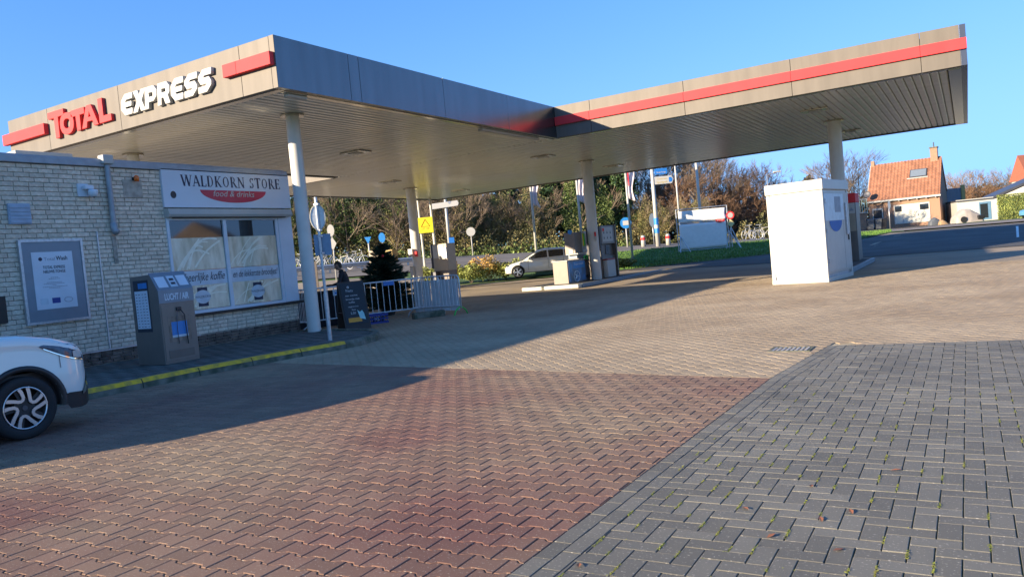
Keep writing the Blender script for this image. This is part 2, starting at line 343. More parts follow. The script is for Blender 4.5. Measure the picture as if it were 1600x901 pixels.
def paving(name, outline, spots, planes_fn, m, piece_name, gap=.003, ch=.006, deep=.03, parent=None, zj=.0012, near=300):
    """spots: (x, y, rot). whole pieces near the camera are objects, the rest one joined mesh, cut pieces at the borders clipped"""
    pv = thing(name, None, None); del_ = pv; pv['kind'] = 'structure'
    Vb, Tb, Qb = slab_vf(outline, gap, ch, deep); n = len(outline)
    whole = []; cutV = []; cutF = []; cutR = []
    rr = max(math.hypot(*p) for p in outline)
    for (x, y, a) in spots:
        pl = planes_fn(x, y)
        if pl is None: continue
        ins = True; out = False
        for (A, B, C) in pl:
            l = math.hypot(A, B); d = (A*x+B*y+C)/l
            if d < -rr: out = True
            if d < rr: ins = False
        if out: continue
        if ins: whole.append((x, y, a)); continue
        c, s = math.cos(a), math.sin(a)
        P = clip_poly([(x+c*p[0]-s*p[1], y+s*p[0]+c*p[1]) for p in outline], pl)
        if len(P) < 3: continue
        ar = abs(sum(P[i-1][0]*P[i][1]-P[i][0]*P[i-1][1] for i in range(len(P))))/2
        if ar < .0008: continue
        V, T, Q = slab_vf(P, gap, min(ch, .004), deep); o = len(cutV); cutV += V; fs = T+Q
        cutF += [tuple(i+o for i in f) for f in fs]; cutR += [random.random()]*len(fs)
    def ky(s):
        px, py = cam_px((s[0], s[1], 0)); inf = 0 if (-20 < px < 1620 and py < 915) else 50
        return s[0]**2+s[1]**2+inf**2
    whole.sort(key=ky)
    me = bpy.data.meshes.new(piece_name); me.from_pydata(Vb, [], Tb+Qb); me.materials.append(m)
    for (x, y, a) in whole[:near]:
        o = bpy.data.objects.new(piece_name, me); COL.objects.link(o); o.parent = pv
        o.location = (x, y, random.uniform(-zj, zj)); o.rotation_euler = (random.gauss(0, .004), random.gauss(0, .004), a+random.gauss(0, .006))
    rest = np.array(whole[near:])
    if len(rest):
        N = len(rest); Vn = np.array(Vb)
        ca = np.cos(rest[:,2])[:,None]; sa = np.sin(rest[:,2])[:,None]
        tx = rng.normal(0, .004, N)[:,None]; ty = rng.normal(0, .004, N)[:,None]
        X = Vn[:,0][None]*ca-Vn[:,1][None]*sa+rest[:,0][:,None]; Y = Vn[:,0][None]*sa+Vn[:,1][None]*ca+rest[:,1][:,None]
        Z = Vn[:,2][None]+rng.uniform(-zj, zj, N)[:,None]+Vn[:,0][None]*tx+Vn[:,1][None]*ty
        VV = np.stack([X,Y,Z], -1).reshape(-1,3); off = (np.arange(N)*len(Vb))[:,None,None]
        T = (np.array(Tb)[None]+off).reshape(-1, n); Q = (np.array(Qb)[None]+off).reshape(-1, 4); r = rng.random(N)
        o = arr_mesh(piece_name+'s_beyond', VV, [T, Q], m, np.concatenate([np.repeat(r, len(Tb)), np.repeat(r, len(Qb))]), pv); o['kind'] = 'stuff'
    if cutV:
        me = bpy.data.meshes.new('cut'); me.from_pydata(cutV, [], cutF); a = me.attributes.new('rnd', 'FLOAT', 'FACE'); a.data.foreach_set('value', cutR); me.materials.append(m)
        o = bpy.data.objects.new(piece_name+'s_cut_at_border', me); COL.objects.link(o); o.parent = pv; o['kind'] = 'stuff'
    return pv
def vis(x, y, mg=160):
    px, py = cam_px((x, y, 0)); return -mg < px < 1600+mg and py < 901+mg*1.6
Lx, Ly = .2, .143
HB = [(-.1,-.0835),(-.062,-.0835),(-.038,-.0595),(.038,-.0595),(.062,-.0835),(.1,-.0835),(.1,.0835),(.062,.0835),(.038,.0595),(-.038,.0595),(-.062,.0835),(-.1,.0835)]
# borders: red|black x = L1(y), red|grey y = L2(x)
L1 = (1, -.023, 1.982)          # x - .023 y + 1.982 > 0 : black side
L2 = (.16, 1, -7.612)           # grey side  (y > 7.9 - .16 (x+1.8))
L3 = (1, -.105, 2.63)           # beyond y 7.9: black side
L4 = (.09, -1, 10.24)           # y < 10.1+.09(x+1.57): black side
neg = lambda p: (-p[0], -p[1], -p[2])
sp = []
for j in range(int(1/Ly), int(11/Ly)):
    for i in range(-70, 0):
        x = i*Lx+(j % 2)*.1; y = j*Ly
        if x > -11.2 and vis(x, y): sp.append((x, y, 0))
paving('red_paving', HB, sp, lambda x, y: [neg(L1), neg(L2)], m_paver_r, 'paver', gap=.0028, ch=.0042)
sp = []; c45 = math.cos(-PI/4)
for j in range(-20, 400):
    for i in range(-260, 260):
        u = i*Lx+(j % 2)*.1; v = j*Ly-20; x = (u+v)*c45; y = (-u+v)*c45
        if 7.0 < y < 26.6 and x > -24 and x*x+y*y < 27.5**2 and vis(x, y, 60) and not (x < -11.4 and y < 12.6): sp.append((x, y, -PI/4))
def pg(x, y):
    if y < 7.95: return [L2, neg(L1)]
    if x > -1.3: return [neg(L4)]
    if y > 10.4: return []
    return [L2, neg(L3)]
paving('grey_paving', HB, sp, pg, m_paver_g, 'paver')
W_ = .105; BR = [(-W_,-W_/2),(W_,-W_/2),(W_,W_/2),(-W_,W_/2)]; sp = []; sol = []
for k in range(0, 60):
    for r_ in range(2):
        y = 2.2+k*.21+(r_*.105); x = (.023*y-1.982 if y < 7.9 else .105*y-2.63)+W_*(.5+r_)
        if vis(x, y): sol.append((x, y, PI/2+(-.023 if y < 7.9 else -.105)))
for a_ in range(-140, 140):
    for b_ in range(-80, 80):
        ox = (a_+2*b_)*W_; oy = (-a_+2*b_)*W_+6.0
        for (dx, dy, rt) in ((W_, W_*.5, 0), (W_*.5, W_*3, PI/2)):
            x = ox+dx; y = oy+dy
            if 1.8 < y < 10.8 and -2.6 < x < 4.5 and vis(x, y): sp.append((x, y, rt))
LB1 = (1, -.023, 1.982-.21); LB3 = (1, -.105, 2.63-.21)
paving('black_paving', BR, sp, lambda x, y: [LB1 if y < 7.9 else LB3, L4], m_paver_b, 'paver', gap=.0026, ch=.0024, zj=.0012)
paving('black_border_course', BR, sol, lambda x, y: [L4], m_paver_b, 'paver', gap=.0026, ch=.0024, near=90)
mb = MB(); mb.box(-14, -1.2, .2, 12, -.035, -.011); mb.build('joint_bed', m_sand); bpy.data.objects['joint_bed']['kind'] = 'structure'
mb = MB(); mb.add([(-14,8.7,-.016),(-.9,6.9,-.0162),(14,9,-.016),(14,24,-.016),(-30,24,-.016),(-30,9,-.016)], [(0,1,2,3,4,5)])
tag(mb.build('grey_joint_bed', m_dirtj), kind='structure')
mb = MB(); mb.add([(-1.96,1.2,-.0095),(6,1.2,-.0095),(6,10.7,-.0095),(-1.58,10.05,-.0095),(-1.8,7.9,-.0095)], [(0,1,2,3,4)])
tag(mb.build('mossy_joint_bed', m_dirtj), kind='structure')
# moss in the joints of the black paving
mv = []; mr = []
for (x, y, rt) in sp:
    if y > 7.5 or x < -1.75+.02*y: continue
    if rt > 1 and random.random() < .5+.3*math.sin(x*1.7+y*.9): ln0 = random.uniform(-.1, .02); ln1 = ln0+random.uniform(.04,.14); xx0 = x-W_/2; n = int((ln1-ln0)*700); pts_ = [(xx0+random.gauss(0,.003), y+random.uniform(ln0,ln1)) for _ in range(n)]
    elif random.random() < .25: pts_ = [(x+random.uniform(-.1,.1), y+(W_/2 if rt < 1 else W_)+random.gauss(0,.002)) for _ in range(6)]
    else: continue
    for (a, b) in pts_:
        s_ = random.uniform(.004,.008); z_ = random.uniform(-.004,.004)
        for q in range(3): mv.append((a+random.uniform(-s_,s_), b+random.uniform(-s_,s_)*1.6, z_+random.uniform(0,.003)))
o = arr_mesh('joint_moss', np.array(mv), [np.arange(len(mv)).reshape(-1,3)], mat('moss', (.20,.24,.03), .9, var=.3, vs=8, col2=(.30,.28,.05), world=True)); tag(o, 'yellow green moss growing in the joints of the black pavers', 'moss', kind='stuff')
# drain grate set in the grey paving
t = thing('drain_grate', 'small cast iron drain grate set in the paving near the corner of the black pavers', 'drain', (-1.98,9.84,0))
mb = MB()
for i in range(8): mb.box(-.2+i*.055, -.175+i*.055, -.15, .15, -.02, .006)
mb.build('bar', m_steel, t)['kind'] = 'stuff'
mb = MB(); mb.box(-.24,.26,-.19,-.15,-.02,.008); mb.box(-.24,.26,.15,.19,-.02,.008); mb.box(-.24,-.2,-.15,.15,-.02,.008); mb.box(.23,.26,-.15,.15,-.02,.008); mb.build('rim', m_kerb, t)
mb = MB(); mb.box(-.2,.23,-.15,.15,-.012,-.009); mb.build('pit', m_black, t)
# leaves and litter on the paving
mb = MB()
for (px, py) in [(1283,812),(1268,760),(1310,860),(1330,800),(1205,838),(905,884),(1165,795),(1400,735)]:
    g_ = at(px, py, 1); d = g_-Vector((0,0,CAMZ)); p = Vector((0,0,CAMZ))+d*(CAMZ/-d.z); a = random.random()*6; s_ = .022
    mb.add([(p.x+math.cos(a+q)*s_*(1.5 if q in (0, PI) else .6), p.y+math.sin(a+q)*s_*(1.5 if q in (0, PI) else .6), .004+.006*(q>1)) for q in (0, PI/2, PI, 3*PI/2)], [(0,1,2,3)])
tag(mb.build('fallen_leaf_litter', mat('dead_leaf', (.30,.11,.05), .8)), 'scattered small reddish dead leaves lying on the black pavers', 'leaves', kind='stuff')
# ================================================================== kiosk pavement
KP = [(-10.86,-6),(-10.86,8.3),(-10.62,9.9),(-10.42,10.7),(-10.42,11.4),(-10.62,12.1),(-11.0,12.65),(-11.5,13.05),(-12.1,13.3),(-12.9,13.48),(-15.5,13.6)]
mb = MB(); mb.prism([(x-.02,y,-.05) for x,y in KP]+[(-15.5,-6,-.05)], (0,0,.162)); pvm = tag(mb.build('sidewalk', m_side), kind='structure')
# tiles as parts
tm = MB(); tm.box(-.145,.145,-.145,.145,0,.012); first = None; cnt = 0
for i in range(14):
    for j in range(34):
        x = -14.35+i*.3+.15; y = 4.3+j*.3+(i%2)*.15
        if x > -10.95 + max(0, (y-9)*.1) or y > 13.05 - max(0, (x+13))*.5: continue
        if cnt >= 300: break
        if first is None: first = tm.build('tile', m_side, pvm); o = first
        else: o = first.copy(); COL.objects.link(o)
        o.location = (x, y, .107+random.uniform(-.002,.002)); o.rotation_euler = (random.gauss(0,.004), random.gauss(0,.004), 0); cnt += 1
# kerb stones
kerb = tag(thing('kerb', None, None), kind='structure')
L_ = 0; pts = [Vector((*p, 0)) for p in KP]
def kpt(s):
    for a, b in zip(pts, pts[1:]):
        l = (b-a).length
        if s <= l: return a+(b-a)*(s/l), (b-a).normalized()
        s -= l
    return b, (b-a).normalized()
s_ = 8.0
while s_ < 24:
    ln = 1.0 if s_ < 16.4 else .5
    n = 4; A = []
    for q in range(n+1):
        p, d = kpt(s_+.008+(ln-.016)*q/n); nn = Vector((d.y, -d.x, 0)); A.append((p+nn*.02, p-nn*.12))
    mb = MB(); vs = []; fs = []
    zt = .14+random.uniform(-.003,.003)
    for o_, i_ in A: vs += [(o_.x+.03,o_.y,-.06),(o_.x+.012,o_.y,zt-.055),(o_.x-.02,o_.y,zt),(i_.x,i_.y,zt),(i_.x,i_.y,-.05)]
    for q in range(n):
        for e in range(4): fs.append((q*5+e, q*5+e+1, q*5+5+e+1, q*5+5+e))
    fs += [(0,1,2,3,4), tuple(n*5+e for e in (4,3,2,1,0))]
    mb.add(vs, fs); ks = mb.build('kerb_stone', m_kerb, kerb)
    if 11.5 < s_ < 16.3:
        mb = MB(); vs = []; fs = []
        for o_, i_ in A: vs += [(o_.x+.016,o_.y,zt-.053),(o_.x-.018,o_.y,zt+.003),(i_.x,i_.y,zt+.003)]
        for q in range(n): fs += [(3*q,3*q+1,3*q+4,3*q+3),(3*q+1,3*q+2,3*q+5,3*q+4)]
        mb.add(vs, fs); mb.build('yellow_paint', m_yel_paint, ks)
    s_ += ln
# ================================================================== kiosk building
WX = -14.6; WT = 4.0; WY0, WY1 = -4.8, 13.83
kiosk = thing('kiosk_building', 'flat roofed shop of cream brick with a shop window, left of the canopy', 'shop building', (WX, 8, 0))
def K(mb, name, m, **k):
    mb.v = [(x-WX, y-8, z) for x, y, z in mb.v]; return mb.build(name, m, kiosk, **k)
mb = MB(); mb.box(-26, WX-.012, WY0, 13.78, 0, WT-.05); wall = K(mb, 'wall', m_mortar)
# rear annex with a falling roof end (its shadow edge crosses the paving)
mb = MB(); mb.prism([(-26,WY0-3.4,0),(WX,WY0-3.4,0),(WX,WY0-3.4,3.5),(-26,WY0-3.4,3.5)], (0,-8,0)); K(mb, 'rear_annex', m_mortar)
mb = MB(); mb.add([(WX,WY0,0),(WX,WY0,4.15),(WX,WY0-3.4,3.5),(WX,WY0-3.4,0),(-26,WY0,0),(-26,WY0,4.15),(-26,WY0-3.4,3.5),(-26,WY0-3.4,0)], [(0,1,2,3),(7,6,5,4),(1,5,6,2),(0,4,5,1),(3,2,6,7)]); K(mb, 'sloping_roof_end', m_mortar)
mb = MB(); mb.box(WX-.25, WX+.06, WY0, 13.87, WT-.03, WT+.10); K(mb, 'coping', m_coping, bevel=.01)
mb = MB(); mb.box(WX-.22, WX+.02, WY0, 13.8, WT+.101, WT+.13); K(mb, 'coping_cap', m_coping)
# bricks
win = (10.40, 13.86, .86, 4.2)
rows = []; z = .40; r_ = 0; PZ = .085
while z < WT-.06:
    y = 5.2+random.uniform(-.2, 0)
    while y < 13.83:
        l = random.choice([.255,.255,.255,.25,.19,.13]) if random.random() < .3 else .252
        y1 = min(y+l, 13.83)
        ya, yb = y, y1
        if z > .84 and yb > win[0]:
            if ya >= win[0]: break
            yb = win[0]
        if yb-ya > .04: rows.append((ya, yb, z))
        y = y1+.012
    z += PZ; r_ += 1
zz = .13; prow = []
while zz < .36:
    y = 5.2+random.uniform(-.2,0)
    while y < 13.83:
        y1 = min(y+.21, 13.83)
        if y1-y > .03: prow.append((y, y1, zz))
        y = y1+.01
    zz += .063
def brick_mesh(l, h, d):
    mb = MB(); c = .006
    x1 = d
    vs = [(0,-l/2,0),(0,l/2,0),(0,l/2,h),(0,-l/2,h),(x1-c,-l/2,0),(x1-c,l/2,0),(x1-c,l/2,h),(x1-c,-l/2,h),(x1,-l/2+c,c),(x1,l/2-c,c),(x1,l/2-c,h-c),(x1,-l/2+c,h-c)]
    fs = [(0,1,5,4),(1,2,6,5),(2,3,7,6),(3,0,4,7),(4,5,9,8),(5,6,10,9),(6,7,11,10),(7,4,8,11),(8,9,10,11)]
    return vs, fs
cache = {}
def place_bricks(lst, h, m, name, near, depth=.019):
    lst = sorted(lst, key=lambda b: (b[0]-0)**2*.9+(b[2]-1.5)**2*.3 + (40 if b[0] < 6.6 else 0))
    V = []; Q = []; rn = []
    for i, (a, b, z) in enumerate(lst):
        l = round(b-a, 3); d = depth+random.uniform(-.004,.004)
        vs, fs = brick_mesh(l, h, depth)
        if i < near:
            if (l, h) not in cache:
                me = bpy.data.meshes.new(name); me.from_pydata(vs, [], fs); me.materials.append(m); cache[(l, h)] = me
            o = bpy.data.objects.new(name, cache[(l, h)]); COL.objects.link(o); o.parent = wall
            o.location = (-.014+random.uniform(-.003,.003), (a+b)/2-8, z+random.uniform(-.002,.002)); o.rotation_euler = (random.gauss(0,.006), 0, 0)
        else:
            o_ = len(V); dx = random.uniform(-.004,.004); V += [(-.014+x+dx, yy+(a+b)/2-8, zz+z) for x, yy, zz in vs]; Q += [tuple(k+o_ for k in f) for f in fs]; rn += [random.random()]*len(fs)
    if V:
        o = arr_mesh(name+'s_beyond', np.array(V), [np.array(Q)], m, rn, wall); o['kind'] = 'stuff'
place_bricks(rows, .072, m_brick, 'brick', 230)
cache = {}
place_bricks(prow, .052, m_plinth, 'plinth_brick', 50, .03)
mb = MB(); mb.box(WX, WX+.035, 5, 10.9, .37, .395); K(mb, 'plinth_strip', m_steel)
mb = MB(); mb.box(WX-.02, WX+.1, 10.38, 13.95, .80, .86); K(mb, 'window_sill', m_wood, bevel=.01)
# window
wf = K(MB().box(WX-.05, WX+.035, 10.36, 10.42, .86, 2.96).box(WX-.05, WX+.035, 13.34, 13.42, .86, 2.96).box(WX-.05, WX+.035, 10.42, 13.34, .86, .93).box(WX-.05, WX+.035, 10.42, 13.34, 2.90, 2.96).box(WX-.05, WX+.04, 11.79, 11.88, .93, 2.90), 'window_frame', m_bluewh)
K(MB().box(WX-.05, WX+.05, 13.42, 13.86, .861, 3.12), 'corner_panel', m_bluewh, bevel=.012)
for a, b in ((10.42, 11.79), (11.88, 13.34)):
    o = K(MB().box(WX-.012, WX-.002, a, b, .93, 2.90), 'window_pane', m_glass)
    for (z0, z1, m, nm) in ((.93, 1.47 if a < 11 else 1.47, m_film, 'wheat_print'), (1.80, 2.52, m_film, 'wheat_print')):
        K(MB().box(WX-.0015, WX+.002, a+.01, b-.01, z0+.01, z1), nm, m)
    K(MB().box(WX-.0015, WX+.003, a+.01, b-.01, 1.471, 1.799), 'pale_band', m_band)
    # wheat stalks printed on the film
    mb = MB(); k = 0
    def arc(y0, z0, y1, z1, bow, wd, lim):
        global k
        pr = []
        for q in range(15):
            t_ = q/14; y = y0+(y1-y0)*t_; z = z0+(z1-z0)*t_+bow*math.sin(PI*t_)
            if lim[0] < y < lim[1] and lim[2] < z < lim[3]: pr.append((y, z))
            elif pr: break
        for (p, q) in zip(pr, pr[1:]):
            dy, dz = q[0]-p[0], q[1]-p[1]; l = math.hypot(dy, dz) or 1; ny, nz = -dz/l*wd/2, dy/l*wd/2
            mb.quad((WX+.0028+k*.00006,p[0]+ny,p[1]+nz),(WX+.0028+k*.00006,p[0]-ny,p[1]-nz),(WX+.0028+k*.00006,q[0]-ny,q[1]-nz),(WX+.0028+k*.00006,q[0]+ny,q[1]+nz))
        k += 1
    for lim in ((a+.03, b-.03, 1.81, 2.50), (a+.03, b-.03, .96, 1.45)):
        for q in range(7 if lim[2] > 1.5 else 9):
            arc(a+random.uniform(-.2,.5), lim[2]-.2, a+random.uniform(.6,1.5), lim[2]+random.uniform(.3,.8), random.uniform(.05,.35), random.uniform(.016,.045), lim)
    K(mb, 'printed_stalks', m_stalk)['kind'] = 'stuff'
def wall_text(s, size, y, z, m, par=kiosk, x=WX+.006, **k):
    loc = par.location if par else Vector((0,0,0))
    return text(s, size, frame((0,1,0),(0,0,1),(x-loc.x, y-loc.y, z-loc.z)), m, parent=par, **k)
wall_text('& heerlijke koffie', .26, 10.50, 1.57, m_ink, shear=.4, ext=.001, width=1.22, name='window_lettering')
wall_text('en de lekkerste broodjes!', .22, 11.95, 1.58, m_ink, shear=.4, ext=.001, width=1.33, name='window_lettering')
for yc in (11.08, 12.62):
    mb = MB(); mb.prism([(WX+.004, yc-.13, 1.0), (WX+.004, yc+.13, 1.0), (WX+.004, yc+.13, 1.42), (WX+.004, yc-.13, 1.42)], (.001,0,0)); lg = K(mb, 'shop_emblem', m_navy)
    mb = MB(); mb.prism([(WX+.0055, yc+.2*math.cos(q*PI/12), 1.21+.15*math.sin(q*PI/12)) for q in range(24)], (.001,0,0)); K(mb, 'emblem_disc', m_band)
    wall_text('WALDKORN', .075, yc-.2, 1.19, m_ink, x=WX+.0075, ext=.0005, width=.4, name='emblem_lettering')
# roller shutter box
K(MB().prism([(WX,10.34,3.16),(WX+.16,10.34,3.14),(WX+.20,10.34,3.02),(WX+.17,10.34,2.965),(WX,10.34,2.965)], (0,3.44,0)), 'shutter_box', m_offw)
K(MB().box(WX+.0,WX+.14,10.5,13.6,2.945,2.962), 'shutter_slot', m_wood)
# downpipe with hopper and elbow
K(MB().tube((WX+.07,9.16,2.8),(WX+.07,9.16,4.0),.052,n=14), 'downpipe', m_coping, smooth=False)
K(MB().box(WX-.05,WX+.14,9.05,9.27,4.02,4.2), 'rain_hopper', m_offw, bevel=.02)
K(MB().path([(WX+.07,9.16,2.86),(WX+.07,9.16,2.76),(WX+.08,9.17,2.70),(WX+.12,9.18,2.66)], .068, 12), 'pipe_elbow', m_coping, smooth=True)
K(MB().box(WX+.02,WX+.03,9.12,9.20,2.05,2.6), 'stain_plate', m_mortar)
K(MB().box(WX,WX+.028,8.815,8.84,.40,2.70), 'cable_conduit', m_steel)
K(MB().box(WX-.02,WX+.012,9.48,9.9,3.38,3.74), 'blocked_opening', mat('render_patch', (.42,.375,.31), .9, var=.2, vs=9, bump=.6))
K(MB().box(WX,WX+.06,6.2,7.02,1.12,1.6), 'dark_recess_frame', m_wood)
# roof unit behind the parapet
t = thing('roof_vent_box', 'low white box with a dark opening standing on the shop roof', 'roof unit', (-17, 9.1, WT-.05))
MB().box(-.6,.5,-.62,.55,0,.60).build('casing', m_offw, t, bevel=.01); MB().box(.49,.512,-.1,.5,.34,.52).build('opening', m_black, t)
# sign board above the window
t = thing('shop_sign', 'white board lettered WALDKORN STORE above the shop window', 'sign', (WX,12.1,3.6))
def SG(mb, name, m, **k): mb.v = [(x-WX, y-12.1, z-3.6) for x, y, z in mb.v]; return mb.build(name, m, t, **k)
SG(MB().box(WX,WX+.06,10.34,13.88,3.18,4.0), 'panel', mat('sign_board_white', (.60,.67,.74), .4, var=.03, vs=2))
mb = MB(); mb.prism([(WX+.061, 10.58+.07*math.cos(q*PI/10), 3.45+.078*math.sin(q*PI/10)) for q in range(20)], (.003,0,0)); SG(mb, 'round_vent_hole', m_black)
# serif letters drawn stroke by stroke (unit height 1)
TH, TN = .20, .085
def serif(ch):
    """strokes: (x0,z0,x1,z1,width) ; arcs: ('a',cx,cz,rx,rz,a0,a1,wmin,wmax)"""
    sb = lambda x, z: (x-.14, z, x+.14, z, .05)
    D = {
     'W': (1.25, [(.10,1,.36,0,TH),(.36,0,.62,1,TN),(.62,1,.88,0,TH),(.88,0,1.14,1,TN),sb(.1,.975),sb(.62,.975),sb(1.14,.975)]),
     'A': (.92, [(.12,0,.45,1,TN),(.45,1,.78,0,TH),(.25,.34,.66,.34,TN),sb(.13,.025),sb(.77,.025)]),
     'L': (.72, [(.2,0,.2,1,TH),(.2,.03,.62,.03,TN),(.62,.0,.62,.25,TN),sb(.2,.975),sb(.18,.025)]),
     'D': (.90, [(.2,0,.2,1,TH),(.06,.975,.45,.975,.05),(.06,.025,.45,.025,.05),('a',.42,.5,.33,.475,-90,90,.05,.15)]),
     'K': (.92, [(.2,0,.2,1,TH),(.27,.42,.7,.98,TN),(.36,.52,.74,0,TH),sb(.2,.975),sb(.2,.025),sb(.7,.975),sb(.76,.025)]),
     'O': (.98, [('a',.47,.5,.36,.475,0,360,.05,.15)]),
     'R': (.90, [(.2,0,.2,1,TH),(.06,.975,.4,.975,.05),(.2,.48,.4,.48,.05),('a',.4,.73,.22,.245,-90,90,.05,.14),(.42,.48,.76,0,TH),sb(.2,.025),sb(.78,.025)]),
     'N': (1.0, [(.18,0,.18,1,TN),(.18,1,.78,0,TH),(.78,0,.78,1,TN),sb(.16,.975),sb(.18,.025),sb(.78,.975)]),
     'S': (.72, [('a',.34,.735,.22,.24,20,250,.06,.13),('a',.34,.26,.24,.235,-160,90,.06,.14),(.545,.78,.555,.98,TN),(.11,.02,.12,.24,TN)]),
     'T': (.86, [(.43,0,.43,.97,TH),(.08,.97,.78,.97,TN),(.08,.78,.08,.98,TN),(.78,.78,.78,.98,TN),sb(.43,.025)]),
     'E': (.78, [(.2,0,.2,1,TH),(.06,.975,.62,.975,.05),(.06,.025,.66,.025,.05),(.2,.52,.5,.52,.05),(.62,.8,.62,.98,TN),(.66,.02,.66,.24,TN),(.5,.42,.5,.62,TN)]),
     ' ': (.5, [])}
    return D[ch]
def serif_text(s, H, y0, z0, W, x, mb):
    tot = sum(serif(c)[0] for c in s); sx = W/tot; y = y0; k = 0
    for c in s:
        wd, st = serif(c)
        for e in st:
            xx = x+k*.00005; k += 1
            if e[0] == 'a':
                _, cx, cz, rx, rz, a0, a1, w0, w1 = e; n = max(6, int(abs(a1-a0)/15)); P = []; Q = []
                for i in range(n+1):
                    a = rad(a0+(a1-a0)*i/n); wv = w0+(w1-w0)*abs(math.cos(a))
                    P.append((y+(cx+rx*math.cos(a))*sx, z0+(cz+rz*math.sin(a))*H)); Q.append((y+(cx+(rx-wv)*math.cos(a))*sx, z0+(cz+(rz-min(wv,.09))*math.sin(a))*H))
                for i in range(n): mb.quad((xx,*P[i]),(xx,*P[i+1]),(xx,*Q[i+1]),(xx,*Q[i]))
            else:
                x0, a0, x1, a1, wv = e
                if abs(a1-a0) > abs(x1-x0)*.6: q = [(x0-wv/2,a0),(x0+wv/2,a0),(x1+wv/2,a1),(x1-wv/2,a1)]
                else: q = [(x0,a0-wv/2),(x1,a1-wv/2),(x1,a1+wv/2),(x0,a0+wv/2)]
                mb.quad(*[(xx, y+p[0]*sx, z0+p[1]*H) for p in q])
        y += wd*sx
mb = MB(); serif_text('WALDKORN STORE', .245, 10.80, 3.645, 2.80, WX+.062, mb); SG(mb, 'lettering', m_navy)
mb = MB(); mb.prism([(WX+.0605, 12.19+.93*math.cos(-PI*q/24), 3.575+.28*math.sin(-PI*q/24)) for q in range(25)], (.003,0,0)); SG(mb, 'red_half_oval', mat('sign_red', (.50,.02,.05), .4))
tx = text('food & drinks', .19, frame((0,1,0),(0,0,1),(.066, -.50, -.165)), m_white, parent=t, shear=.25, ext=.001, width=1.16, name='lettering')
# things fixed to the wall
t = thing('poster_board', 'framed wash advertisement board with a white poster on the brick wall', 'notice board', (WX+.02,7.92,1.8))
def PB(mb, name, m, **k): mb.v = [(x-WX-.02, y-7.92, z-1.8) for x, y, z in mb.v]; return mb.build(name, m, t, **k)
PB(MB().box(WX+.01,WX+.06,7.36,8.46,1.06,2.54), 'backing', m_greybl)
PB(MB().box(WX+.01,WX+.075,7.33,7.375,1.03,2.57).box(WX+.01,WX+.075,8.445,8.49,1.03,2.57).box(WX+.01,WX+.075,7.375,8.445,2.525,2.57).box(WX+.01,WX+.075,7.375,8.445,1.03,1.075), 'frame', m_steel)
PB(MB().box(WX+.061,WX+.065,7.53,8.27,1.29,2.34), 'poster', m_bluewh)
P_ = lambda y, z, x=WX+.0665: frame((0,1,0),(0,0,1),(x-WX-.02, y-7.92, z-1.8))
text('Total', .085, P_(7.74,2.18), m_grey_ink, parent=t, ext=.0005, width=.2, name='lettering'); text('Wash', .11, P_(7.96,2.18), m_ink, parent=t, ext=.0005, width=.21, off=.002, name='lettering')
PB(MB().prism([(WX+.066, 7.68+.035*math.cos(q*PI/8), 2.21+.035*math.sin(q*PI/8)) for q in range(16)], (.001,0,0)), 'round_logo', m_navy)
text('TOTAL EXPRESS', .075, P_(7.71,2.03), m_ink, parent=t, ext=.0005, width=.40, off=.0015, name='lettering'); text('NIEUWE-TONGE', .075, P_(7.71,1.95), m_ink, parent=t, ext=.0005, width=.40, off=.0015, name='lettering')
mb = MB()
for q, (z_, wd) in enumerate([(1.86,.14),(1.835,.22),(1.77,.30),(1.745,.42),(1.72,.1),(1.69,.46),(1.665,.24)]):
    n = int(wd/.035)
    for e in range(n): mb.box(WX+.066,WX+.0665,7.9-wd/2+e*.035,7.9-wd/2+e*.035+.026,z_,z_+.011)
PB(mb, 'small_print', m_grey_ink)['kind'] = 'stuff'
PB(MB().box(WX+.066,WX+.0668,7.6,7.74,1.38,1.49), 'pale_logo', m_band); PB(MB().box(WX+.066,WX+.0668,7.81,7.96,1.39,1.49), 'blue_logo', mat('logo_blue', (.02,.05,.25), .5)); PB(MB().path([(WX+.067, 8.11+.075*math.cos(q*PI/8), 1.44+.045*math.sin(q*PI/8)) for q in range(16)], .004, 4, True), 'oval_logo', m_grey_ink)
t = thing('wall_vent', 'square pale blue louvred vent cover on the brick wall', 'vent', (WX+.02,7.43,3.04))
MB().box(-.01,.04,-.19,.19,-.185,.185).build('cover', mat('vent_blue_grey', (.34,.42,.52), .5), t, bevel=.008)
for q in range(5): MB().box(.041,.055,-.175,.175,-.16+q*.066,-.12+q*.066).build('louvre', bpy.data.materials['vent_blue_grey'], t)
t = thing('security_camera', 'white dome camera on a bracket high on the brick wall', 'camera', (WX+.02,8.66,3.5))
MB().box(-.01,.04,-.13,.08,-.13,.12).build('bracket', m_bluewh, t, bevel=.01); MB().box(.041,.16,-.06,.12,.0,.08).build('arm', m_bluewh, t, bevel=.02)
MB().lathe([(.001,.02),(.085,.02),(.09,-.02),(.085,-.06),(.06,-.10),(.03,-.12),(.001,-.125)],16,(.15,.09,-.03)).build('dome', m_bluewh, t, smooth=True); MB().lathe([(.001,0),(.03,0),(.001,-.02)],12,(.17,.09,-.15)).build('lens', m_black, t)
t = thing('warning_beacon', 'small orange beacon lamp on the brick wall beside the sign board', 'lamp', (WX+.02,9.74,3.76))
MB().lathe([(.001,-.06),(.045,-.06),(.05,0),(.045,.04),(.02,.065),(.001,.07)],16,(.08,0,0)).build('lens', m_orange, t, smooth=True); MB().tube((-.01,-.02,0),(.05,0,0),.035,n=12).build('base', m_black, t)
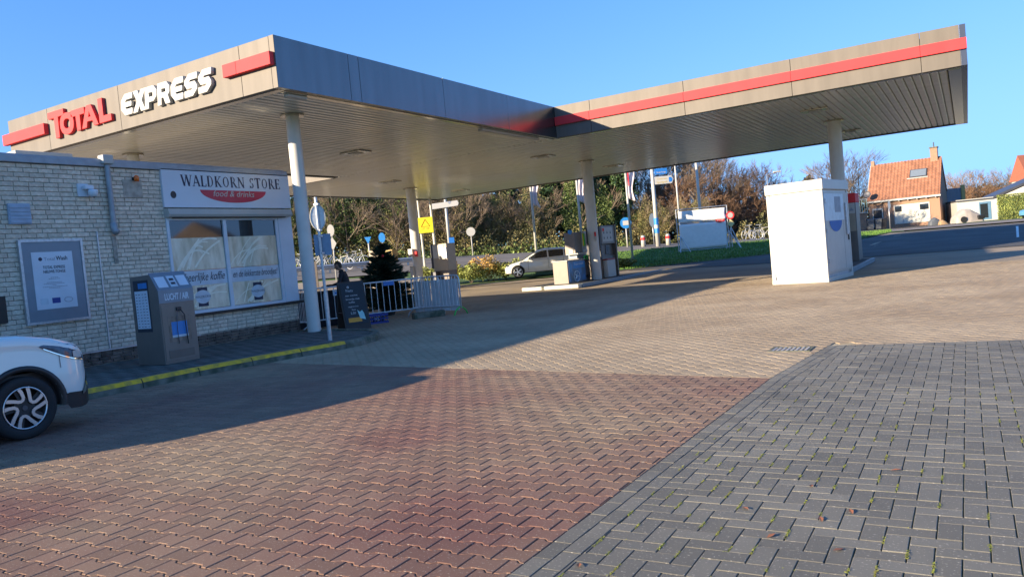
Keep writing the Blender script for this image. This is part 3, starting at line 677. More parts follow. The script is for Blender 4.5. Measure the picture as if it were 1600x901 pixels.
# ================================================================== canopy
Hb, Ht = 5.254, 6.294
AX, AY, IY, RX, LX = -11.63, 11.10, 23.21, .22, -21.80
WLX, BY = -27.5, 37.9
can = thing('station_canopy', 'large flat petrol station canopy of beige metal lettered TOTAL EXPRESS with red stripes', 'canopy', (-12,25,0))
def C(mb, name, m, par=None, **k): mb.v = [(x+12, y-25, z) for x, y, z in mb.v]; return mb.build(name, m, par or can, **k)
T_ = .14
def fascia_x(x0, x1, y, seams, ny):
    ed = [x0]+[s for s in seams if x0 < s < x1]+[x1]
    for a, b in zip(ed, ed[1:]):
        C(MB().box(a+.006, b-.006, y, y+T_, Hb+.0, Ht), 'fascia_panel', m_fascia, bevel=.004)
def fascia_y(y0, y1, x, seams):
    ed = [y0]+[s for s in seams if y0 < s < y1]+[y1]
    for a, b in zip(ed, ed[1:]): C(MB().box(x-T_, x, a+.006, b-.006, Hb+.0, Ht), 'fascia_panel', m_fascia_shaded, bevel=.004)
fascia_x(LX, AX-T_, AY, [-19.9,-16.86,-12.66], -1)
fascia_x(AX, RX-T_, IY, [-10.34,-7.2,-4.07,-.82], -1)
fascia_x(WLX+T_, LX, IY, [-24.6], -1)
fascia_y(AY, IY+T_, AX, [13.24,13.58,16.85,20.13])
fascia_y(IY, BY, RX, [26.4,29.5,32.6,35.7])
C(MB().box(AX-T_+.006, AX-.001, AY-.001, AY+.0, Hb, Ht), 'corner_trim', m_fascia)
C(MB().box(LX, LX+T_, AY+T_+.01, IY, Hb, Ht), 'left_fascia', m_fascia_shaded); C(MB().box(WLX, WLX+T_, IY, BY, Hb, Ht), 'wing_end_fascia', m_fascia_shaded); C(MB().box(WLX, RX, BY, BY+T_, Hb, Ht), 'rear_fascia', m_fascia)
C(MB().box(LX+.3, AX-.3, AY+.3, IY+1, Hb+.35, Ht-.1).box(WLX+.3, RX-.3, IY+.3, BY-.2, Hb+.36, Ht-.1), 'roof_core', m_seam)
# soffit: every strip its own piece, running away from the street front
SW = .214; me_c = {}
def strip(x, y0, y1):
    L = round(y1-y0, 2)
    if L not in me_c:
        mb = MB(); w_ = SW/2-.006; pr = [(-w_,.045),(-w_+.006,.02),(-w_+.035,0),(w_-.035,0),(w_-.006,.02),(w_,.045)]
        vs = [(a,-L/2,b) for a, b in pr]+[(a,L/2,b) for a, b in pr]; fs = [(i,i+1,i+7,i+6) for i in range(5)]+[(0,1,2,3,4,5)[::-1],(6,7,8,9,10,11)]
        mb.add(vs, fs); o = mb.build('soffit_panel', m_soffit, can); me_c[L] = o.data
    else:
        o = bpy.data.objects.new('soffit_panel', me_c[L]); COL.objects.link(o); o.parent = can
    o.location = (x+12, (y0+y1)/2-25, Hb+.03+random.uniform(0,.004)); o.rotation_euler = (0, random.gauss(0,.006), 0)
x = LX+.28+SW/2
while x < AX-.28: strip(x, AY+.32, IY+.2); x += SW
x = WLX+.3+SW/2
while x < RX-.45: strip(x, IY+.3 if not (LX < x < AX) else IY+.21, BY-.25); x += SW
C(MB().box(WLX+.15, RX-.15, IY+.15, BY-.1, Hb+.08, Hb+.10).box(LX+.15, AX-.15, AY+.15, IY+.15, Hb+.082, Hb+.102), 'soffit_backing', m_seam)
m_trim = mat('edge_trim_metal', (.50,.46,.38), .18, .85, var=.05, vs=3)
C(MB().box(LX+.14, AX-.15, AY+T_+.002, AY+.31, Hb-.005, Hb+.04), 'edge_trim', m_trim); C(MB().box(AX-.30, AX-T_-.002, AY+.32, IY+.1, Hb-.02, Hb+.04), 'edge_trim', m_trim)
C(MB().box(AX-.1, RX-.15, IY+T_+.002, IY+.29, Hb-.005, Hb+.04), 'edge_trim', m_trim); C(MB().box(RX-.44, RX-T_-.002, IY+.3, BY-.1, Hb-.02, Hb+.04), 'edge_trim', m_trim)
# strip lamps at the edge
for (x0,x1,y0,y1) in ((AX-.34,AX-.22,AY+.45,AY+1.0),(AX-.42,AX-.24,19.0,22.4)): C(MB().box(x0,x1,y0,y1,Hb-.08,Hb-.021), 'edge_light_fitting', m_offw, bevel=.01)
for (x, y) in ((-16.8,19.05),(-14.2,27.0),(-14.2,34.0),(-4.05,26.85),(-3.9,34.4),(-21.9,22.9 if False else 26.9),(-23.4,34.6)):
    lf = C(MB().box(x-.42,x+.42,y-.3,y+.3,Hb-.012,Hb+.03), 'light_fitting', m_trim, bevel=.005); C(MB().box(x-.2,x+.2,y-.16,y+.16,Hb-.03,Hb-.013), 'lamp_glass', m_offw, lf)
    bpy.data.objects[-1] if False else None
# the red stripes
def stripe(x0, x1, y, z0, z1, pr=.07, m=m_red, cuts=()):
    ed = [x0]+list(cuts)+[x1]
    for a, b in zip(ed, ed[1:]): C(MB().box(a+.002, b-.002, y-pr, y-.001, z0, z1), 'red_stripe', m, bevel=.006)
stripe(LX-.12, -19.9, AY, 5.65, 5.92, .12); stripe(-13.07, AX-.03, AY, 5.70, 5.96, .12, cuts=(-12.66,)); stripe(AX+.01, RX+.01, IY, 5.66, 5.94, .07, cuts=(-10.36,-7.2,-4.07,-.82))
# letters
def rp(pts): return pts
FM = lambda x, z: frame((1,0,0),(0,0,1),(x+12, AY-.045-25, z))
def oval(cx, cz, rx, rz, n=28, pw=2.3): return [(cx+rx*abs(math.cos(2*PI*i/n))**(2/pw)*(1 if math.cos(2*PI*i/n)>=0 else -1), cz+rz*abs(math.sin(2*PI*i/n))**(2/pw)*(1 if math.sin(2*PI*i/n)>=0 else -1)) for i in range(n)]
def Tl(w, h, s): return [[(0,h),(0,h-s*.95),(w/2-s*.55,h-s*.95),(w/2-s*.5,0),(w/2+s*.5,0),(w/2+s*.55,h-s*.95),(w,h-s*.95),(w,h)]]
def Al(w, h, s): return [[(0,0),(w*.36,h),(w*.64,h),(w,0),(w-s*1.15,0),(w*.5+s*.75,h*.27),(w*.5-s*.75,h*.27),(s*1.15,0)],[(w*.5,h*.76),(w*.5-s*.42,h*.44),(w*.5+s*.42,h*.44)]]
s1 = .155
shape([[(p[0],p[1]) for p in q] for q in Tl(.68,.66,s1)], FM(-19.72,5.47), m_redl, 'letter', can, .034, .008)
shape([oval(.29,.26,.29,.26), oval(.29,.26,.145,.125)], FM(-19.22,5.49), m_redl, 'letter', can, .034, .008)
shape(Tl(.56,.50,s1*.95), FM(-18.72,5.51), m_redl, 'letter', can, .034, .008)
shape(Al(.66,.50,s1), FM(-18.29,5.52), m_redl, 'letter', can, .034, .008)
shape([[(0,0),(0,.56),(s1,.56),(s1,s1*.9),(.46,s1*.9),(.46,0)]], FM(-17.56,5.53), m_redl, 'letter', can, .034, .008)
def stroke(pl, s):
    """outline of a thick open polyline"""
    L = []; Rr = []; n = len(pl)
    for i in range(n):
        p = Vector(pl[i]); d0 = (p-Vector(pl[i-1])).normalized() if i else None; d1 = (Vector(pl[i+1])-p).normalized() if i < n-1 else None
        d0 = d0 or d1; d1 = d1 or d0; n0 = Vector((-d0.y,d0.x)); n1 = Vector((-d1.y,d1.x)); b = (n0+n1).normalized(); k = (s/2)/max(.5, b.dot(n0))
        L.append(tuple(p+b*k)); Rr.append(tuple(p-b*k))
    return L+Rr[::-1]
EH = .46; sw = .115; c_ = .10; q_ = sw/2
def Xg(ch):
    w_ = .40
    if ch == 'E': return [stroke([(w_,EH-q_),(c_+q_,EH-q_),(q_,EH-c_-q_),(q_,c_+q_),(c_+q_,q_),(w_,q_)], sw)], [[(sw-.005,EH/2-q_*.85),(w_*.9,EH/2-q_*.85),(w_*.9,EH/2+q_*.85),(sw-.005,EH/2+q_*.85)]]
    if ch == 'X': return [[(0,0),(.14,EH*.5),(0,EH),(.15,EH),(.215,EH*.66),(.28,EH),(.43,EH),(.29,EH*.5),(.43,0),(.28,0),(.215,EH*.34),(.15,0)]], []
    if ch == 'P': return [[(0,0),(0,EH),(w_-c_,EH),(w_,EH-c_),(w_,EH*.5),(w_-c_,EH*.30),(sw,EH*.30),(sw,0)],[(sw,EH-sw),(w_-sw,EH-sw),(w_-sw,EH*.5),(sw,EH*.5)]], []
    if ch == 'R': return [[(0,0),(0,EH),(w_-c_,EH),(w_,EH-c_),(w_,EH*.50),(w_-.06,EH*.38),(w_+.02,0),(w_-.13,0),(w_-.2,EH*.33),(sw,EH*.33),(sw,0)],[(sw,EH-sw),(w_-sw,EH-sw),(w_-sw,EH*.53),(sw,EH*.53)]], []
    if ch == 'S': return [stroke([(w_,EH-q_),(c_+q_,EH-q_),(q_,EH-c_*.9-q_),(q_,EH*.5+c_*.55),(c_,EH*.5),(w_-c_,EH*.5),(w_-q_,EH*.5-c_*.55),(w_-q_,c_*.9+q_),(w_-c_-q_,q_),(0,q_)], sw)], []
x = -16.68
for ch, adv in zip('EXPRESS', (.46,.44,.46,.47,.47,.465,.40)):
    a, b = Xg(ch)
    lt = shape([[(p[0]+p[1]*.12,p[1]) for p in q] for q in a], FM(x,5.54), m_white, 'letter', can, .034, .012)
    if b:
        for q in b: o = shape([[(p[0]+p[1]*.12,p[1]) for p in q]], FM(x,5.54), m_white, 'letter_bar', lt, .030, .008)
    x += adv
for o in bpy.data.objects:
    if o.name.startswith('light_fitting') is False and o.name.startswith('lamp_glass'): pass
# columns
def column(x, y, r, z0):
    cl = C(MB().tube((x,y,z0),(x,y,Hb+.05),r,n=28,cap=False), 'column', m_col, smooth=True)
    C(MB().lathe([(r,.0),(r+.12,.0),(r+.12,.03),(r,.03)],28,(x,y,Hb-.012)), 'column_collar', m_trim, cl, smooth=False)
for c in ((-13.6,13.32,.158,.1),(-19.9,13.34,.158,0),(-14.05,30.7,.23,.1),(-23.53,30.4,.23,.1),(-3.98,30.41,.235,.1)): column(*c)
bpy.context.view_layer.update()
# ================================================================== air machine
t = thing('air_machine', 'grey brown tyre inflation cabinet lettered LUCHT / AIR standing against the brick wall', 'air machine', (-12.32,8.44,.12), 0); t.scale = (.70,.72,1)
# local: front face x=0 (normal +X), y 0..1 along the front
MB().prism([(0,0,0),(-1.12,0,0),(-1.12,0,1.60),(-.30,0,1.62),(0,0,1.32)], (0,.98,0)).build('cabinet', m_taupe, t, bevel=.008)
MB().box(-.001,.012,.03,.95,.05,1.06).build('door', m_taupe, t, bevel=.004)
MB().prism([(.003,-.004,1.30),(.003,-.004,1.09),(.012,-.004,1.09),(.012,-.004,1.32),(-.30,-.004,1.645),(-.31,-.004,1.63)], (0,.988,0)).build('sloping_console', m_greybl, t)
AF = lambda y, z, x=.014: frame((0,1,0),(0,0,1),(x,y,z))
text('LUCHT / AIR', .16, AF(.16,1.14), m_bluewh, parent=t, ext=.001, width=.68, off=.004, name='lettering')
sn = Vector((.31,0,.305)).normalized(); up = Vector((-.305,0,.315)).normalized()
def con(y0,y1,a,b,nm,m,o=.004):
    base = Vector((.012,0,1.32)); P = [base+up*a+Vector((0,y0,0))+sn*o, base+up*a+Vector((0,y1,0))+sn*o, base+up*b+Vector((0,y1,0))+sn*o, base+up*b+Vector((0,y0,0))+sn*o]
    MB().prism(P, sn*.006).build(nm, m, t)
con(.06,.33,.06,.33,'instruction_label',m_bluewh); con(.66,.92,.08,.34,'instruction_label',m_bluewh); con(.40,.60,.06,.34,'coin_panel',m_band); con(.44,.56,.12,.17,'coin_slot',m_ink,.011); con(.44,.56,.22,.27,'display',m_ink,.011)
MB().box(.0125,.05,.43,.57,.93,1.0).build('hose_outlet', m_black, t, bevel=.01)
MB().path([(.05,.53,.95),(.09,.60,.86),(.06,.63,.70),(.05,.65,.5),(.05,.66,.32)],.012,8).build('air_hose', m_black, t, smooth=True)
MB().path([(.05,.45,.95),(.06,.40,.8),(.04,.40,.6),(.04,.41,.34)],.007,8).build('thin_hose', m_dsteel, t, smooth=True)
MB().box(.0125,.016,.18,.80,.38,.86 if False else .84).build('picture_panel', mat('picture_tan', (.22,.16,.12), .5, var=.3, vs=8), t)
MB().box(.0165,.018,.26,.70,.50,.74).build('blue_label', m_lblue, t); MB().box(.0185,.019,.26,.71,.46,.50).build('white_label_strip', m_band, t)
MB().box(.0125,.02,.12,.84,.10,.24).build('access_flap', m_taupe2, t, bevel=.004)
# list on the left side face (local y=0, facing -Y)
MB().box(-.99,-.38,-.008,-.001,.60,1.53).build('side_notice_holder', m_ink, t); MB().box(-.96,-.42,-.012,-.0085,.66,1.34).build('side_notice', m_bluewh, t); MB().box(-.78,-.42,-.013,-.0085,1.38,1.48).build('blue_header', m_lblue, t)
mb = MB()
for q in range(12):
    for e in range(4): mb.box(-.94+e*.13+random.uniform(0,.03),-.86+e*.13,-.0128,-.0121,.69+q*.053,.70+q*.053)
mb.build('printed_lines', m_ink, t)['kind'] = 'stuff'
# ================================================================== road sign seen from behind
t = thing('sign_post', 'galvanised pole at the kerb carrying a round and a rectangular sign seen from behind', 'traffic sign', (-11.12,11.29,.12))
MB().tube((0,0,0),(0,0,.95),.042,n=14).build('pole_sleeve', m_steel, t, smooth=False); MB().tube((0,0,.95),(0,0,2.88),.03,n=14).build('pole', m_steel, t)
sd = Vector((.80,.60,0)).normalized()*1; nd = Vector((-.6,.8,0))
def disc(c, r, th, n=28): return MB().prism([Vector(c)+sd*(r*.55*math.cos(2*PI*i/n))+Vector((0,0,r*1.02*math.sin(2*PI*i/n))) for i in range(n)], nd*th)
MB().prism([Vector((0,0,2.48))+sd*(.145*math.cos(2*PI*i/28))+nd*.035+Vector((0,0,.245*math.sin(2*PI*i/28))) for i in range(28)], nd*.004).build('round_sign', m_steel, t)
MB().path([Vector((0,0,2.48))+sd*(.147*math.cos(2*PI*i/32))+nd*.03+Vector((0,0,.247*math.sin(2*PI*i/32))) for i in range(32)], .011, 6, True).build('sign_rim', m_offw, t)
MB().prism([Vector((0,0,0))+sd*a+nd*.035+Vector((0,0,b)) for a,b in ((-.12,1.72),(.21,1.72),(.21,2.14),(-.12,2.14))], nd*.02).build('rectangular_sign', mat('sign_back_blue_grey', (.18,.26,.36), .5, .3), t)
for z_ in (1.76,2.1,2.22,2.74): MB().box(-.05,.05,-.02,.045,z_-.015,z_+.015).build('clamp', m_steel, t)
# ================================================================== front: white crossover + hatch builder
def lerp(t, X, Y): return float(np.interp(t, X, Y))
def make_car(name, label, P, paint, loc, rz, group=None):
    t = thing(name, label, 'car', loc, rz, group)
    Lh = P['L']/2; W = P['W']/2; wr = P['wr']; wy = P['wy']; ar = wr+P['gap']
    def zlow(y):
        z = P['sill'] if abs(y) < Lh-.7 else lerp(abs(y), [Lh-.7,Lh], [P['sill'], P['sill']+.02])
        for c in wy:
            d = abs(y-c)
            if d < ar: z = max(z, wr+math.sqrt(ar*ar-d*d)-.0)
        return z
    def hw(y):
        for s_, R_ in ((1, P['rf']), (-1, P['rr'])):
            d = s_*y-(Lh-R_)
            if d > 0: return W*max(0, 1-min(1, d/R_)**P.get('ne',3.0))**(1/P.get('ne',3.0))*(1) 
        return W
    ys = sorted(set([round(-Lh+2*Lh*i/84, 4) for i in range(85)]+[round(c+s_*ar, 4) for c in wy for s_ in (-1,1)]+[Lh-.004, Lh-.015, Lh-.04, -Lh+.004, -Lh+.015, -Lh+.04]+[round(c+ar*math.cos(q*PI/14), 4) for c in wy for q in range(15)]))
    ys = [y for y in ys if -Lh < y < Lh]
    V = []; F = []; n = 0
    for y in ys:
        h = hw(y); zt = lerp(y, *P['belt']); zl = zlow(y); side = []
        k = [(0,1.0,.035),(.5,1.0,.028),(.80,1.0,.012),(.93,1.0,-.015)]
        side = [(h*a, zt+c) for a, b, c in k]+[(h*.985, zt-.07)]
        for q in (0.0,.2,.4,.6,.8,1.0):
            z = (zt-.11)+(zl-(zt-.11))*q; b_ = 1.0-.018*math.sin(PI*min(1,(zt-z)/(zt-.3)))*0; inn = .0
            tz = max(0, (z-.55)/(zt-.5)); bulge = 1-.035*tz-.02*max(0,(.45-z)/.3)
            side.append((h*bulge, z))
        if h < .02: pass
        row = [(x, y, z) for x, z in side]; full = row[::-1]+[(-x, yy, z) for x, yy, z in row[1:]]
        n = len(full); V += full
    for i in range(len(ys)-1):
        for j in range(n-1): a = i*n+j; F.append((a, a+1, a+n+1, a+n))
    F += [tuple(range(n-1,-1,-1)), tuple((len(ys)-1)*n+j for j in range(n))]
    body = MB().add(V, F).build('body', paint, t, smooth=True)
    MB().box(-W+.1, W-.1, -Lh+.25, Lh-.25, P['sill']-.03, P['sill']+.35).build('underbody', m_black, t)
    # cabin
    cb = P['cabin']   # list (y, z_roof)
    V = []; F = []; cy = [c[0] for c in cb]; cz = [c[1] for c in cb]; NS = 30; rows_ = []
    for i in range(NS+1):
        y = cy[0]+(cy[-1]-cy[0])*i/NS; zr = lerp(y, cy, cz); zb = lerp(y, *P['belt'])-.02; f_ = (zr-zb)/(max(cz)-zb+.001); wb = W-.045; wt = W-.045-.20*f_
        rows_.append((y, zb, zr, wb, wt)); V += [(wb,y,zb),(wt+.01,y,zr-.06*f_),(wt-.08,y,zr-.01*f_),(0,y,zr+.015),(-wt+.08,y,zr-.01*f_),(-wt-.01,y,zr-.06*f_),(-wb,y,zb)]
    for i in range(NS):
        for j in range(6): a = i*7+j; F.append((a,a+1,a+8,a+7))
    MB().add(V, F).build('roof', paint, t, smooth=True)
    def sidept(y, k_, s_, o=.006):
        zr = lerp(y, cy, cz); zb = lerp(y, *P['belt'])-.02; f_ = (zr-zb)/(max(cz)-zb+.001); wb = W-.045; wt = W-.035-.20*f_; z1 = zr-.06*f_
        return (s_*(wb+(wt-wb)*k_+o), y, zb+(z1-zb)*k_)
    for s_ in (-1,1):
        for wn in P['windows']:
            V = []; F = []
            ya, yb = wn[0], wn[1]; N = 10
            for i in range(N+1):
                y = ya+(yb-ya)*i/N; zr = lerp(y, cy, cz); zb = lerp(y, *P['belt'])-.02; hh_ = zr-zb
                lo = .06/max(hh_,.07); hi = 1-.05/max(hh_,.06); lo = min(lo,.5); hi = max(hi, lo+.001)
                V += [sidept(y, lo, s_), sidept(y, hi, s_)]
            for i in range(N): F.append((2*i,2*i+1,2*i+3,2*i+2))
            MB().add(V, F).build('side_window', m_glass, t, smooth=True)
    for (ya, yb, nm) in P['screens']:
        V = []; F = []; N = 6
        for i in range(N+1):
            y = ya+(yb-ya)*i/N; zr = lerp(y, cy, cz); zb = lerp(y, *P['belt'])-.02; f_ = (zr-zb)/(max(cz)-zb+.001); wt = W-.045-.20*f_
            V += [(x, y, zr+.02-.01*abs(x)/W*2) for x in (-(wt-.10), -(wt-.1)*.5, 0, (wt-.1)*.5, wt-.10)]
        for i in range(N):
            for j in range(4): a = i*5+j; F.append((a,a+1,a+6,a+5))
        MB().add(V, F).build(nm, m_glass, t, smooth=True)
    # wheels
    for c in wy:
        for s_ in (-1,1):
            wl = bpy.data.objects.new('wheel', None); COL.objects.link(wl); wl.parent = t; wl.location = (s_*(W-.11), c, wr); wl.rotation_euler = (0, s_*PI/2, 0)
            r0 = wr; ri = wr*P['rim']
            MB().lathe([(ri,-.10),(r0-.02,-.11),(r0,-.085),(r0,.085),(r0-.02,.11),(ri+.01,.105),(ri,.09),(ri,-.1)],48).build('tyre', m_rubber, wl, smooth=True)
            MB().lathe([(.001,.02),(ri-.01,.03),(ri-.012,.10),(ri+.002,.10),(ri+.002,.088),(ri+.002,-.05)],48).build('rim_dish', m_black, wl, smooth=True)
            MB().lathe([(ri-.016,.085),(ri-.014,.104),(ri-.002,.106),(ri+.001,.095)],48).build('rim_edge', m_silver, wl, smooth=True)
            mb = MB()
            if P['spoke'] == 'loop':
                for q in range(5):
                    a0 = q*2*PI/5+rad(145); U = []
                    for (rr_, da) in ((.99,.44),(.64,.26),(.44,.06),(.375,-.16),(.40,-.42),(.51,-.54),(.76,-.48),(.98,-.40)):
                        U.append((ri*rr_*math.cos(a0+da), ri*rr_*math.sin(a0+da)))
                    wv = [.038,.036,.034,.032,.032,.034,.036,.038]
                    for i in range(len(U)-1):
                        p, q2 = Vector(U[i]), Vector(U[i+1])
                        def nrm(i_):
                            d = Vector(U[min(i_+1,len(U)-1)])-Vector(U[max(i_-1,0)]); d.normalize(); return Vector((-d.y,d.x))
                        n0, n1 = nrm(i), nrm(i+1); a_,b_,c2,d2 = p+n0*wv[i]/2, p-n0*wv[i]/2, q2-n1*wv[i+1]/2, q2+n1*wv[i+1]/2
                        z0 = .088
                        mb.prism([(a_.x,a_.y,z0),(b_.x,b_.y,z0),(c2.x,c2.y,z0),(d2.x,d2.y,z0)], (0,0,.016))
                mb.build('spokes', m_silver, wl)
                mb = MB()
                for q in range(5):
                    a0 = q*2*PI/5+PI/2-.05; c0, s0 = math.cos(a0), math.sin(a0)
                    def rot(x_, y_): return (x_*c0-y_*s0, x_*s0+y_*c0, .05)
                    a1 = a0+PI/5; c0, s0 = math.cos(a1), math.sin(a1)
                    mb.prism([rot(.03,-.02),(rot(ri*.92,-.045)),(rot(ri*.92,.045)),rot(.03,.02)], (0,0,.028))
                mb.prism([(.11*math.cos(q*PI/12),.11*math.sin(q*PI/12),.05) for q in range(24)], (0,0,.03)); mb.build('black_spokes', m_black, wl)
                MB().prism([(.028*math.cos(q*PI/8),.028*math.sin(q*PI/8),.08) for q in range(16)], (0,0,.008)).build('hub_cap', m_dsteel, wl)
            else:
                for q in range(5):
                    a0 = q*2*PI/5+PI/2
                    for da in (-.16,.16):
                        p0 = Vector((math.cos(a0)*.04, math.sin(a0)*.04)); p1 = Vector((math.cos(a0+da)*ri*.97, math.sin(a0+da)*ri*.97)); d = (p1-p0).normalized(); nn = Vector((-d.y,d.x))*.016
                        mb.prism([(*(p0+nn),.08),(*(p0-nn),.08),(*(p1-nn),.08),(*(p1+nn),.08)], (0,0,.015+.002*(da>0)))
                mb.build('spokes', m_silver, wl); MB().prism([(.05*math.cos(q*PI/8),.05*math.sin(q*PI/8),.08) for q in range(16)], (0,0,.02)).build('hub_cap', m_silver, wl)
            # arch
            if s_*1 != 0:
                mb = MB(); N = 26; vs = []; fs = []; th = P['clad']
                for i in range(N+1):
                    a = -.12+(PI+.24)*i/N; y0_, z0_ = c+ar*math.cos(a), wr+ar*math.sin(a); y1_, z1_ = c+(ar+th)*math.cos(a), wr+(ar+th)*math.sin(a)
                    xo = s_*(hw(min(Lh-.02,max(-Lh+.02,y1_)))+.004); xb = s_*(hw(min(Lh-.02,max(-Lh+.02,y0_)))+.012)
                    xi = s_*(W-.32)
                    vs += [(xi,y0_,max(z0_,.05)),(xb,y0_,z0_),(xo+s_*.006,y1_,z1_),(xo-s_*.03,y1_+(.01 if y1_>c else -.01),z1_+.004)]
                for i in range(N):
                    for e in range(3): fs.append((4*i+e,4*i+e+1,4*i+4+e+1,4*i+4+e))
                mb.add(vs, fs).build('arch_cladding', m_black if P['clad'] > .02 else m_dsteel, t, smooth=True)
    return t, hw, zlow
CAP = dict(L=4.12, W=1.80, wr=.335, gap=.055, wy=(-1.40, 1.15), sill=.34, rf=.50, rr=.5, ne=2.6, rim=.68, spoke='loop', clad=.055,
    belt=([-2.06,-1.95,-1.2,.55,.9,1.25,1.55,1.80,1.95,2.06],[.86,1.0,1.05,1.03,1.12,1.09,1.03,.95,.85,.64]),
    cabin=[(-1.95,1.02),(-1.6,1.42),(-1.0,1.54),(-.2,1.56),(.3,1.47),(.95,1.09)], windows=((-1.65,-.95),(-.88,-.05),(.03,.75)), screens=((.36,.92,'windscreen'),(-1.92,-1.65,'rear_window')))
wyc = 4.24+.05
cp, hwf, zlf = make_car('white_crossover', 'white crossover car with black arch cladding parked by the kerb at the left edge', CAP, m_carw, (-8.78-.85, wyc-1.15, 0), 0)
def on_side(y, z, o=.006):
    zt = lerp(y, *CAP['belt']); tz = max(0, (z-.55)/(zt-.5)); b = 1-.035*tz-.02*max(0,(.45-z)/.3)
    if z > zt-.11: b = .985-(.985-.93)*(z-(zt-.11))/.11
    return Vector((hwf(y)*b+o, y, z))
def side_patch(pts, name, m, par, o=.006, s_=1):
    """patch laid on the car side; pts (y,z) quads strip list top/bottom"""
    V = []; F = []
    for (y, z0, z1) in pts:
        for q in range(4): p = on_side(y, z0+(z1-z0)*q/3, o); V.append((p.x*s_, p.y, p.z))
    for i in range(len(pts)-1):
        for q in range(3): a = i*4+q; F.append((a,a+1,a+5,a+4))
    return MB().add(V, F).build(name, m, par, smooth=True)
for s_ in (1,-1):
    side_patch([(1.36,.955,.965),(1.46,.89,.985),(1.58,.835,.975),(1.68,.79,.95),(1.78,.76,.92),(1.87,.74,.88),(1.95,.735,.82)], 'headlight', m_lampg, cp, .008, s_)
    side_patch([(1.40,.925,.936),(1.50,.87,.882),(1.60,.82,.832),(1.70,.78,.792),(1.80,.755,.767),(1.88,.74,.752)], 'headlight_trim', m_chrome, cp, .012, s_)
    side_patch([(1.72,.80,.86),(1.78,.78,.87),(1.85,.78,.85)], 'headlight_lens', m_white, cp, .012, s_)
    side_patch([(1.575,.30,.40),(1.62,.23,.41),(1.75,.22,.40),(1.85,.23,.39),(1.95,.25,.385),(2.02,.27,.38),(2.05,.29,.38)], 'lower_bumper', m_black, cp, .014, s_)
    side_patch([(1.80,.37,.40),(1.86,.37,.46),(1.92,.37,.54),(1.98,.37,.58),(2.03,.38,.58)], 'fog_lamp_recess', m_black, cp, .012, s_)
    side_patch([(1.79,.36,.385),(1.85,.385,.475),(1.90,.45,.545),(1.96,.53,.60)], 'fog_lamp_chrome', m_chrome, cp, .02, s_)
    side_patch([(1.555,.70,.875),(1.562,.70,.875)], 'fender_seam', m_dsteel, cp, .007, s_)
MB().box(-.30,.30,2.0,2.064,.45,.60).build('grille', m_black, cp)
# far white hatchback
HAT = dict(L=4.06, W=1.78, wr=.315, gap=.04, wy=(-1.25,1.30), sill=.26, rf=.55, rr=.45, rim=.74, spoke='twin', clad=.012,
    belt=([-2.03,-1.9,-1.2,.2,.75,1.2,1.6,1.85,2.03],[.72,.95,.96,.93,.93,.84,.76,.68,.50]),
    cabin=[(-1.93,1.0),(-1.72,1.34),(-1.2,1.43),(-.3,1.46),(.15,1.38),(1.0,.90)], windows=((-1.62,-1.30),(-1.22,-.42),(-.34,.70)), screens=((.2,.97,'windscreen'),(-1.9,-1.74,'rear_window')))
pc = at(846,425,42.3); hd = math.atan2(-.53,-.85)-PI/2
hc, hwh, _ = make_car('white_hatchback', 'white hatchback car driving past the far pump island', HAT, m_carw, (pc.x, pc.y, gz(pc.x,pc.y)+.02), hd)
def hside(y, z): return hwh(y)
for s_ in (1,-1):
    MB().box(s_*.62,s_*.82,1.72,1.86,.60,.72).build('headlight', m_lampg, hc, bevel=.02)
    MB().box(s_*.70,s_*.86,-2.0,-1.86,.78,.92).build('tail_light', m_red, hc, bevel=.02)
    MB().box(s_*.86,s_*1.02,.55,.70,.92,1.03).build('door_mirror', m_carw, hc, bevel=.03)
    for y in (-.38,.72,-1.2): MB().box(s_*.885,s_*.892,y,y+.012,.36,.92).build('door_seam', m_dsteel, hc)
    for y in (-.20,-1.05): MB().box(s_*.88,s_*.905,y,y+.16,.80,.825).build('door_handle', m_carw, hc)
MB().box(-.5,.5,1.96,2.02,.38,.55).build('grille', m_black, hc); MB().box(-.3,.3,1.98,2.035,.28,.36).build('number_plate', m_yellow, hc)
# dark car parked behind the barriers
pc = at(452,452,30); dk = dict(HAT)
make_car('dark_car', 'dark car parked beyond the shop corner, seen behind the barrier', dk, m_card, (pc.x-1.2, pc.y-1.2, gz(pc.x,pc.y)+.0), hd+.2)
# ================================================================== crowd barriers
m_galv = mat('barrier_steel', (.62,.64,.66), .4, .3, var=.08, vs=20)
def barrier(A, B, label, h=1.1, n=18, foot=m_steel, z0=.0):
    A = Vector((*A,0)); B = Vector((*B,0)); L = (B-A).length; rz = math.atan2(B.y-A.y, B.x-A.x)
    t = thing('crowd_barrier', label, 'barrier', A, rz, 'crowd barriers beside the shop')
    r = .12; P = [(0,0,.18),(0,0,h-r)]+[(r-r*math.cos(q*PI/8),0,h-r+r*math.sin(q*PI/8)) for q in range(1,5)]+[(L-r+r*math.sin(q*PI/8),0,h-r+r*math.cos(q*PI/8)) for q in range(0,5)]+[(L,0,.18)]
    MB().path(P, .021, 8).build('hoop', m_galv, t, smooth=True)
    MB().tube((0,0,.25),(L,0,.25),.017,n=8).build('lower_rail', m_galv, t)
    b = None
    for q in range(1, n):
        x = L*q/n
        if b is None: b = MB().tube((0,0,.25),(0,0,h-.01),.010,n=6).build('bar', m_galv, t); o = b
        else: o = b.copy(); COL.objects.link(o)
        o.location = (x,0,0)
    for x in (.03, L-.03):
        MB().path([(x,-.27,.0),(x,-.2,.12),(x,-.08,.2),(x,0,.215),(x,.08,.2),(x,.2,.12),(x,.27,0)], .018, 8).build('foot', foot if (foot is m_steel or x > L/2) else m_steel, t, smooth=True)
    return t, L
bt, L = barrier((-15.35,14.0), (-13.30,18.1), 'long galvanised crowd barrier carrying small blue and white signs, right of the chalkboard', n=26)
